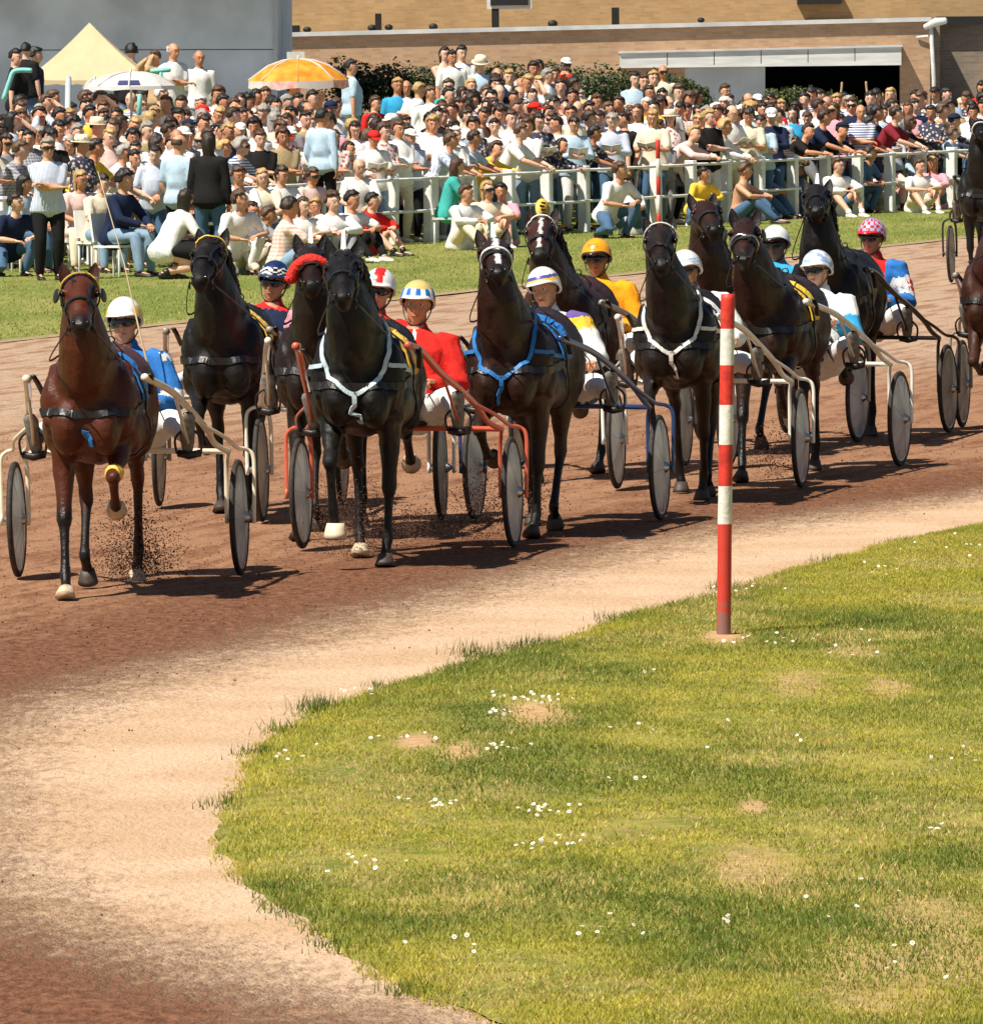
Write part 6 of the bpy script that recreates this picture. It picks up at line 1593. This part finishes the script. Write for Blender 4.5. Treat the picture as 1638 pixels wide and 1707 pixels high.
HAIRC = [('black', 'black', 34), ('dark_brown', 'dark brown', 30), ('brown', 'brown', 18), ('blond', 'blond', 13), ('grey', 'grey', 11), ('white', 'white', 5)]
LEGS_C = [('denim', 'jeans', 5), ('black', 'black trousers', 3), ('pale_denim', 'pale jeans', 3), ('grey', 'grey trousers', 2), ('cream', 'cream trousers', 2), ('white', 'white trousers', 2), ('brown', 'brown trousers', .6), ('khaki', 'khaki trousers', 1)]
RC = random.Random(77)
def wpick(L): return RC.choices(L, [x[-1] for x in L])[0]
def spec_person(pose=None, **k):
    d = dict(pose=pose or 'stand', shirt=wpick(SHIRTS), hairc=wpick(HAIRC), legc=wpick(LEGS_C), skin=RC.randrange(5), sl='short' if RC.random() < .68 else 'long', hair=RC.choices(['short', 'puffy', 'long', 'bald'], [64, 12, 20, 4])[0], leg='long', hat=None, glasses=RC.random() < .08, scale=RC.uniform(.93, 1.05))
    if RC.random() < .07: d['hat'] = RC.choice([('cap', 'white'), ('cap', 'white'), ('cap', 'red'), ('sunhat', 'cream'), ('cap', 'white'), ('cap', 'navy')])
    d.update(k)
    for f, L in (('shirt', SHIRTS), ('hairc', HAIRC), ('legc', LEGS_C)):
        if isinstance(d[f], str): d[f] = next(x for x in L if x[0] == d[f])
    if d['hair'] == 'bald' and d['hairc'][0] == 'blond': d['hairc'] = HAIRC[4]
    return d
PEOPLE = []
def person_at(P, yaw, d, front=False, near=None): PEOPLE.append(dict(P=Vector(P), yaw=yaw, d=d, front=front))
# rows behind the rail
ROWS = [(.38, ('lean', 'lean_low', 'lean', 'read', 'fold')), (.98, ('stand', 'fold', 'turn', 'read', 'lean', 'slouch', 'glance')), (1.62, ('stand', 'turn', 'glance', 'slouch')), (2.25, ('stand', 'slouch', 'glance', 'read', 'turn', 'brow')), (2.9, ('stand', 'turn', 'fold', 'glance', 'slouch', 'field')), (3.6, ('stand', 'turn', 'fold')), (4.4, ('stand', 'turn', 'glance', 'slouch', 'brow'))]
for ri, (t0, poses) in enumerate(ROWS):
    s = -1.5 - t0 * 0 + RC.random() * .4
    while s < Lf + 13:
        s += RC.uniform(.43, .61) * (1.0 if ri else 1.08)
        if RC.random() < (.03 if ri < 5 else .16): continue
        t = t0 + RC.uniform(-.18, .18)
        P = FA + FD * s + FN * t
        px, py = project(P)
        if px < -30 or px > 1668: continue
        if px > 1180 and (ri >= 4 or (ri == 3 and RC.random() < .55)): continue
        if ri >= 5 and px > 1000: continue
        if ri >= 3 and 565 < px < 715: continue
        if ri >= 4 and 965 < px < 1050: continue
        pose = RC.choice(poses); d = spec_person(pose)
        if ri == 0 and RC.random() < .10: d['scale'] *= .78
        P.z = float(bank_z(P.x, P.y)) + .01
        # eyes go to the horses coming up from the right
        tgt = -math.pi / 2 + .55 - px / 1638 * .75
        PEOPLE.append(dict(P=P, yaw=(math.atan2(-FN.y, -FN.x) + .1 if pose.startswith('lean') else tgt + RC.gauss(0, .32)), d=d, front=ri == 0, row=ri))
# people one can pick out: (head px, head py, depth or None for standing height, facing degrees from the camera, spec)
def placed(px, head_py, Y, face, pose, **k):
    if k.get('lab'): k.setdefault('hat', None); k.setdefault('glasses', False)
    d = spec_person(pose, **k); X = at_depth(px, head_py, Y).x; z = at_depth(px, head_py, Y).z - HEADZ[pose] * d['scale']
    PEOPLE.append(dict(P=Vector((X, Y, z)), yaw=-math.pi / 2 + R(face), d=d, front=k.get('legs_seen', False), row=9, lab=k.get('lab')))
def on_grass(px, foot_py, face, pose, **k):
    if k.get('lab'): k.setdefault('hat', None); k.setdefault('glasses', False)
    d = spec_person(pose, **k); P = ground(px, foot_py); P.z = float(bank_z(P.x, P.y)) + .008
    PEOPLE.append(dict(P=P, yaw=-math.pi / 2 + R(face), d=d, front=True, row=-1, lab=k.get('lab')))
placed(286, 72, 146, 35, 'fold', shirt='white', hairc='white', hair='bald', lab='balding white-haired man in white shirt on high ground before grey wall')
placed(262, 84, 146.5, -60, 'field', shirt='tan', hairc='brown', lab='sunburnt person with raised hands left of the white-haired man')
placed(331, 84, 147, 5, 'stand', shirt='white', hairc='grey', hair='bald', legc='grey', lab='balding man in white shirt standing alone before grey wall')
placed(24, 82, 144, 90, 'turn', shirt='black', hairc='black', lab='dark figure in profile leftmost on the high ground')
placed(41, 72, 145, 150, 'stand', shirt='black', hairc='black', lab='dark-haired figure in black behind the turquoise frame')
placed(55, 80, 146, 70, 'stand', shirt='navy', hairc='black', lab='dark figure nearest the left corner of the cream parasol')
placed(218, 74, 153, 170, 'stand', shirt='black', hairc='black', hair='puffy', lab='black curly head rising behind the cream parasol')
placed(739, 78, 152, 20, 'fold', shirt='tan', hairc='dark_brown', glasses=False, bare=True, lab='bare-chested man at upper left of the hedge group')
placed(752, 84, 151.5, 10, 'stand', shirt='white', hairc='black', glasses=False, lab='dark-haired man pressed against the bare-chested man')
placed(768, 76, 153, 15, 'fold', shirt='white', hairc='black', lab='tall dark-haired man at the hedge left of the sun hat')
placed(800, 95, 152, 0, 'read', shirt='light_blue', hat=('sunhat', 'cream'), lab='person in cream bucket hat before the hedge')
placed(828, 113, 151, 0, 'stand', shirt='white', hair='bald', hairc='grey', lab='bald man in white shirt just right of the bucket hat')
placed(848, 116, 152, 0, 'fold', shirt='cream', hairc='blond'); placed(864, 130, 150, 40, 'stand', shirt='white', hairc='white', hair='bald', lab='balding man in white turned sideways right of the hedge group')
placed(889, 103, 153, 0, 'stand', shirt='white', hairc='dark_brown'); placed(898, 100, 154, 10, 'turn', shirt='white', hairc='black'); placed(908, 115, 151, 60, 'stand', shirt='white', hairc='grey', lab='man in white shirt turned sideways at the hedge')
placed(924, 112, 152, 0, 'fold', shirt='navy', hairc='brown'); placed(943, 97, 154, 0, 'stand', shirt='khaki', hairc='black', glasses=True); placed(941, 112, 152.5, 0, 'field', shirt='red', hairc='brown')
placed(962, 150, 150, 40, 'stand', shirt='white', hairc='grey'); placed(990, 162, 150, -30, 'stand', shirt='grey', hairc='white', hair='puffy', lab='woman with puffy white hair before the dark hedge')
placed(662, 130, 150, 0, 'stand', shirt='sky', hairc='blond', lab='blond person in bright blue left of the hedge group'); placed(677, 134, 150, 0, 'fold', shirt='white', hair='bald', hairc='grey'); placed(694, 138, 149, 90, 'fold', shirt='white', hairc='blond')
placed(583, 100, 150, 110, 'turn', shirt='light_blue', hairc='black', lab='dark-haired person in pale blue right of orange parasol'); placed(622, 160, 146, 40, 'stand', shirt='red', hairc='brown', lab='person in red shirt right of the orange parasol')
placed(1057, 120, 155, 10, 'fold', shirt='light_blue', hairc='black'); placed(1072, 124, 156, 0, 'stand', shirt='grey', hairc='brown'); placed(1088, 118, 157, 0, 'stand', shirt='cream', hairc='blond'); placed(1104, 108, 157, 0, 'stand', shirt='cream', hairc='dark_brown', hair='bald', glasses=True, lab='tall balding man in dark glasses left of pale wall panel')
placed(1206, 140, 158, 20, 'stand', shirt='white', hairc='brown'); placed(1208, 158, 156, 0, 'fold', shirt='white', hair='bald', hairc='grey'); placed(1245, 155, 157, 10, 'stand', shirt='teal', hairc='brown'); placed(1262, 158, 157, 0, 'stand', shirt='white', hat=('cap', 'white')); placed(1284, 156, 157, 0, 'turn', shirt='denim', hairc='dark_brown', hair='long')
placed(1300, 166, 157, 0, 'stand', shirt='cream', hairc='blond'); placed(1345, 176, 157, 0, 'stand', shirt='white', hairc='brown'); placed(1372, 180, 157, 0, 'fold', shirt='yellow', hairc='brown', lab='person in yellow shirt before the doorway shrub'); placed(1400, 182, 158, 10, 'stand', shirt='white', hairc='blond'); placed(1481, 161, 158, 20, 'stand', shirt='light_blue', hairc='grey', lab='grey-haired person standing right of the bent stick')
placed(1600, 162, 160, 0, 'stand', shirt='white', hairc='black', lab='dark-haired head highest near the drainpipe')
placed(535, 182, 128, 150, 'turn', shirt='light_blue', hairc='black', legc='black', sl='long', lab='tall man with back turned in pale blue shirt mid-crowd')
# in front of the rail
on_grass(82, 468, 12, 'fold', shirt='pinstripe', hair='short', hat=None, hairc='grey', glasses=True, legc='black', scale=1.04, lab='standing man in pale shirt and black trousers at far left')
on_grass(18, 462, 30, 'crouch', shirt='navy', hairc='dark_brown', legc='denim'); on_grass(38, 455, 60, 'bench', shirt='light_blue', hairc='black', legc='denim')
on_grass(135, 452, 15, 'bench', shirt='pale_pink', hairc='blond', hair='long', sl='short', legc='cream', lab='blond long-haired woman in pale pink seated at left')
on_grass(170, 455, 30, 'bench', shirt='cream', hairc='black', legc='pale_denim', lab='seated person in cream top beside the man in navy')
on_grass(205, 462, 55, 'bench', shirt='navy', hairc='black', legc='pale_denim', scale=1.06, lab='seated man in navy top and pale jeans')
on_grass(285, 466, 120, 'crouch', shirt='white', hairc='dark_brown', hair='long', leg='skirt', legc='black', scale=1.05, lab='crouching girl in white tee and black skirt, back turned')
on_grass(300, 448, 150, 'turn', shirt='light_blue', hairc='brown', hair='bald', legc='black', lab='man in pale blue shirt with his back turned at left')
on_grass(350, 452, 165, 'stand', shirt='black', hairc='dark_brown', hair='long', sl='long', lab='long-haired woman in black long sleeves, back turned, at left')
on_grass(225, 447, 20, 'lean', shirt='grey', hairc='black'); on_grass(255, 447, 10, 'slouch', shirt='pinstripe', hairc='black', hat=None)
for px, py, f, ps, kw in ((392, 460, 30, 'crouch', dict(shirt='white', hairc='brown', legc='white')), (420, 458, 20, 'grass', dict(shirt='grey', hairc='dark_brown', legc='cream')), (445, 455, 60, 'grass', dict(shirt='khaki', hairc='brown', legc='cream')), (478, 462, 100, 'grass', dict(shirt='checked', hairc='dark_brown', legc='pale_denim', scale=1.1)), (505, 442, 20, 'grass', dict(shirt='white', hairc='brown')), (528, 440, -10, 'grass', dict(shirt='white', hairc='blond')), (556, 440, 10, 'grass', dict(shirt='white', hairc='brown', sl='long')), (585, 436, 40, 'grass', dict(shirt='white', hairc='black')),
                       (618, 428, 50, 'grass', dict(shirt='red', hairc='black', legc='brown', leg='shorts', lab='dark-haired boy in red with bare legs on the grass')), (400, 440, 0, 'bench', dict(shirt='white', hairc='brown')), (470, 436, 20, 'bench', dict(shirt='white', hairc='dark_brown')), (440, 438, -10, 'bench', dict(shirt='cream', hairc='blond', hair='long')), (520, 428, 30, 'bench', dict(shirt='pale_pink', hairc='brown')), (600, 420, 0, 'bench', dict(shirt='white', hairc='brown')),
                       (775, 418, 40, 'grass', dict(shirt='white', hairc='brown', legc='cream', lab='person in white hugging the knees before the fence posts')), (812, 414, 20, 'grass', dict(shirt='cream', hairc='blond', leg='shorts')), (838, 412, -20, 'grass', dict(shirt='pink', hairc='black', legc='pale_denim', lab='dark-haired girl in pink with pale jeans on the grass')), (758, 410, 90, 'bench', dict(shirt='teal', hairc='brown', lab='person in teal green behind the one in white')),
                       (1020, 398, 40, 'crouch', dict(shirt='white', hairc='brown', legc='denim')), (1048, 392, -20, 'grass', dict(shirt='white', hairc='dark_brown', legc='denim')), (1165, 380, 30, 'crouch', dict(shirt='yellow', hairc='black', scale=.85, lab='child in yellow crouching behind the dark horses')),
                       (1238, 374, 70, 'grass', dict(shirt='tan', hairc='brown', legc='denim', bare=True, lab='bare-chested boy in jeans sitting by a white post')), (1265, 366, 60, 'grass', dict(shirt='grey', hairc='black', legc='denim')), (1395, 362, 30, 'grass', dict(shirt='white', hairc='brown', leg='shorts', lab='child in white tee below the dark-haired woman')), (1415, 350, 40, 'bench', dict(shirt='striped_red', hairc='black', hair='long', legc='denim', lab='woman with long black hair and red striped top at right')), (1432, 356, 60, 'crouch', dict(shirt='denim', hairc='dark_brown', legc='denim')),
                       (1480, 352, 10, 'grass', dict(shirt='pale_pink', hairc='blond', leg='shorts')), (1500, 348, -20, 'crouch', dict(shirt='light_blue', hairc='blond')), (1532, 356, 20, 'grass', dict(shirt='white', hairc='brown', leg='shorts', lab='child in white with bare legs rightmost on the grass')), (1556, 350, -20, 'grass', dict(shirt='pink', hairc='blond', leg='shorts')), (1460, 346, 0, 'grass', dict(shirt='black', hairc='blond')),
                       (640, 402, -40, 'lean', dict(shirt='white', hairc='brown'))):
    on_grass(px, py, f, ps, **kw)
# the 300 that show largest are individuals
for i, p in enumerate(PEOPLE): p['px'], p['py'] = project(p['P'] + Vector((0, 0, HEADZ[p['d']['pose']] * p['d']['scale'])))
PEOPLE = [p for p in PEOPLE if -30 < p['px'] < 1665]
def rank(p):
    if p.get('row') in (9, -1): return -1000
    return p['P'].y + (p['row'] * 6 if p['row'] > 0 else -25)
PEOPLE.sort(key=rank)
MAIN, REST = PEOPLE[:296], PEOPLE[296:]
def mats_body(d): return [SKIN[d['skin']], M_EYE, M_LIP, M_WHITE_EYE]
ZONES = [(60, 'at the far left edge'), (150, 'below the left corner of the cream parasol'), (250, 'below the printed white parasol'), (330, 'below the two men on high ground'), (410, 'left of the orange parasol'), (500, 'below the left half of the orange parasol'), (590, 'below the right half of the orange parasol'), (660, 'just right of the orange parasol'), (730, 'under the left end of the hedge'), (800, 'under the bucket hat at the hedge'), (870, 'above the blazed bay horse'), (950, 'above the driver with yellow shoulder bands'), (1030, 'above the orange driver'), (1110, 'near the striped stake'), (1180, 'under the left end of the white beam'), (1270, 'under the pale wall panel'), (1360, 'left under the dark doorway'), (1450, 'under the doorway shrub'), (1530, 'under the right door jamb'), (1700, 'near the drainpipe at right')]
ROWW = {0: 'in the front row', 1: 'in the second row', 2: 'in the third row', 3: 'in the fourth row', 4: 'in the fifth row', 5: 'near the back', 6: 'in the back row', 9: 'on the high ground', -1: 'before the rail'}
used_labels = set()
PROT = {}
def build_person(p):
    d = p['d']; M = TPL[d['pose']]['M']; kid = d['scale'] < .86
    t = empty('person', p['P'], p['yaw'], d['scale'])
    t['category'] = 'spectator'; t['group'] = 'spectators watching the race'
    hs = 'balding' if d['hair'] == 'bald' else {'short': '', 'puffy': 'curly', 'long': 'long'}[d['hair']]
    hw = (hs + ' ' + d['hairc'][1]).strip() + ' hair'
    if d['hat']: hw = d['hat'][1] + ' ' + {'cap': 'cap', 'sunhat': 'sun hat'}[d['hat'][0]]
    sh = 'bare chest' if d.get('bare') else d['shirt'][1] + (' shirt' if d['sl'] == 'short' else ' long sleeves')
    z = next(w for x, w in ZONES if p['px'] <= x); rw = ROWW[p['row']]
    cand = [p.get('lab')] if p.get('lab') else []
    who = 'child' if kid else 'spectator'
    cand += ['%s, %s, %s %s' % (hw, sh, rw, z), '%s, %s, %s %s' % (hw, sh, TPL[d['pose']]['words'], z), '%s with %s, %s%s, %s %s' % (who, hw, sh, ', dark glasses' if d['glasses'] else '', TPL[d['pose']]['words'], z)]
    if p['_nb']: cand += ['%s, %s, %s, left of %s shirt, %s' % (hw, sh, rw, p['_nb'], z), '%s, %s, %s, beside %s shirt %s' % (hw, sh, TPL[d['pose']]['words'], p['_nb'], z)]
    lb = None
    for c in cand:
        w = c.split()
        if c not in used_labels and len(w) <= 16: lb = c; break
    if lb is None:
        lb = ' '.join(cand[-1].split()[:16])
        for extra in ('upper', 'lower', 'taller', 'leftmost', 'rightmost'):
            c = ' '.join((extra + ' ' + cand[0 if not p.get('lab') else 1]).split()[:16])
            if c not in used_labels: lb = c; break
    used_labels.add(lb); t['label'] = lb
    put('body', M['body'], mats_body(d), t, link_obj=True)
    if not d.get('bare'): put('shirt', M['shirt_' + d['sl']], [CL[d['shirt'][0]]], t, link_obj=True)
    lg = 'legs_' + d['leg'] if 'legs_' + d['leg'] in M else 'legs_long'
    put({'long': 'trousers', 'shorts': 'shorts', 'skirt': 'skirt'}[lg[5:]], M[lg], [CL[d['legc'][0]]], t, link_obj=True)
    put('hair', M['hair_' + d['hair']], [HAIR[d['hairc'][0]]], t, link_obj=True)
    if d['hat']: put('hat', M[d['hat'][0]], [CL[d['hat'][1]]], t, link_obj=True)
    if d['glasses']:
        k = d['pose']
        if k not in PROT:
            g = goggles(t, TPL[k]['J']); g.name = 'sunglasses'; PROT[k] = (g.data, g.children[0].data)
            g.scale = (1, 1, 1)
        else: put('sunglasses', PROT[k][0], None, t)
    if p['front']:
        for s in 'LR': put('shoe', M['shoe_' + s], [CL['white'] if d['skin'] % 2 else M_BLACK], t, link_obj=True)
    return t
for p in MAIN:
    nb = [q for q in MAIN if q is not p and q['row'] == p['row'] and 0 < q['px'] - p['px'] < 60]
    p['_nb'] = min(nb, key=lambda q: q['px'])['d']['shirt'][1] if nb else None
ROOTS = [build_person(p) for p in MAIN]
# the rest of the crowd, one mass
if REST:
    allm = []; idx = {}
    V, Fc, Mi, off = [], [], [], 0
    cache = {}
    for p in REST:
        d = p['d']; M = TPL[d['pose']]['M']; mw = Matrix.Translation(p['P']) @ Matrix.Rotation(p['yaw'], 4, 'Z') @ Matrix.Scale(d['scale'], 4)
        for key, mm in (('body', mats_body(d)), ('shirt_' + d['sl'], [CL[d['shirt'][0]]]), ('hair_' + d['hair'], [HAIR[d['hairc'][0]]]), ('legs_long', [CL[d['legc'][0]]])):
            me = M[key]
            if key + d['pose'] not in cache:
                me2 = evald(me.copy(), [('DECIMATE', dict(ratio=.45))])
                bm = bmesh.new(); bm.from_mesh(me2); bmesh.ops.triangulate(bm, faces=bm.faces); bm.to_mesh(me2); bm.free()
                co = np.empty(len(me2.vertices) * 3); me2.vertices.foreach_get('co', co); tri = np.empty(len(me2.polygons) * 3, np.int32); me2.polygons.foreach_get('vertices', tri); mi = np.empty(len(me2.polygons), np.int32); me2.polygons.foreach_get('material_index', mi)
                cache[key + d['pose']] = (co.reshape(-1, 3), tri.reshape(-1, 3), mi); bpy.data.meshes.remove(me2)
            co, tri, mi = cache[key + d['pose']]
            A = np.array(mw); V.append(co @ A[:3, :3].T + A[:3, 3]); Fc.append(tri + off); off += len(co)
            for m_ in mm:
                if m_.name not in idx: idx[m_.name] = len(allm); allm.append(m_)
            lut = np.array([idx[m_.name] for m_ in mm] + [0] * 4); Mi.append(lut[mi])
    V = np.concatenate(V); Fc = np.concatenate(Fc); Mi = np.concatenate(Mi)
    me = bpy.data.meshes.new('crowd'); me.vertices.add(len(V)); me.vertices.foreach_set('co', V.ravel().astype(np.float32)); me.loops.add(Fc.size); me.loops.foreach_set('vertex_index', Fc.ravel().astype(np.int32))
    me.polygons.add(len(Fc)); me.polygons.foreach_set('loop_start', np.arange(0, Fc.size, 3, dtype=np.int32)); me.polygons.foreach_set('material_index', Mi.astype(np.int32)); me.polygons.foreach_set('use_smooth', np.ones(len(Fc), bool)); me.update(calc_edges=True)
    put('crowd', me, allm, kind='stuff', label='rest of the spectators packed behind the nearer rows', category='crowd')
# printed programmes held at the rail
pl = 0
for p, r in zip(MAIN, ROOTS):
    if p['d']['pose'] == 'read' and p['row'] in (0, 1, 2, 3) and pl < 30:
        pl += 1; mb = MB(); rt = Euler((0, -.75 + RC.uniform(-.2, .2), 0)).to_matrix()
        for s in (1, -1): mb.box(rt @ Vector((0, s * .075, 0)), (.21, .148, .006), rot=rt @ Euler((s * .25, 0, 0)).to_matrix())
        o = mb.build('race_programme', PAPER, smooth=False); o.location = Matrix.Translation(p['P']) @ Matrix.Rotation(p['yaw'], 4, 'Z') @ (Vector((.39, 0, 1.17)) * p['d']['scale']); o.rotation_euler = (0, 0, p['yaw'])
        l = 'white paper held by the %s' % r['label']; o['label'] = ' '.join(l.split()[:16]); o['category'] = 'programme'; o['group'] = 'race programmes in hand'
# chairs for the seated ones at the left
for p, r in zip(MAIN, ROOTS):
    if p['d']['pose'] == 'bench':
        mw = Matrix.Translation(p['P']) @ Matrix.Rotation(p['yaw'], 4, 'Z')
        e = empty('garden_chair', p['P'], p['yaw']); e['category'] = 'chair'; e['group'] = 'white chairs before the rail'; e['label'] = ' '.join(('white chair under the ' + r['label']).split()[:16])
        mb = MB(); mb.box((-.10, 0, .385), (.42, .42, .03)); mb.build('seat', M_POST, e, smooth=False)
        mb = MB(); mb.box((-.33, 0, .62), (.03, .42, .36), rot=Euler((0, -.15, 0)).to_matrix()); mb.build('backrest', M_POST, e, smooth=False)
        for sx in (-.28, .08):
            for sy in (-.18, .18): mb = MB(); mb.loft([(sx, sy, 0), (sx, sy, .37)], .016, .016, n=8); mb.build('leg', M_POST, e)
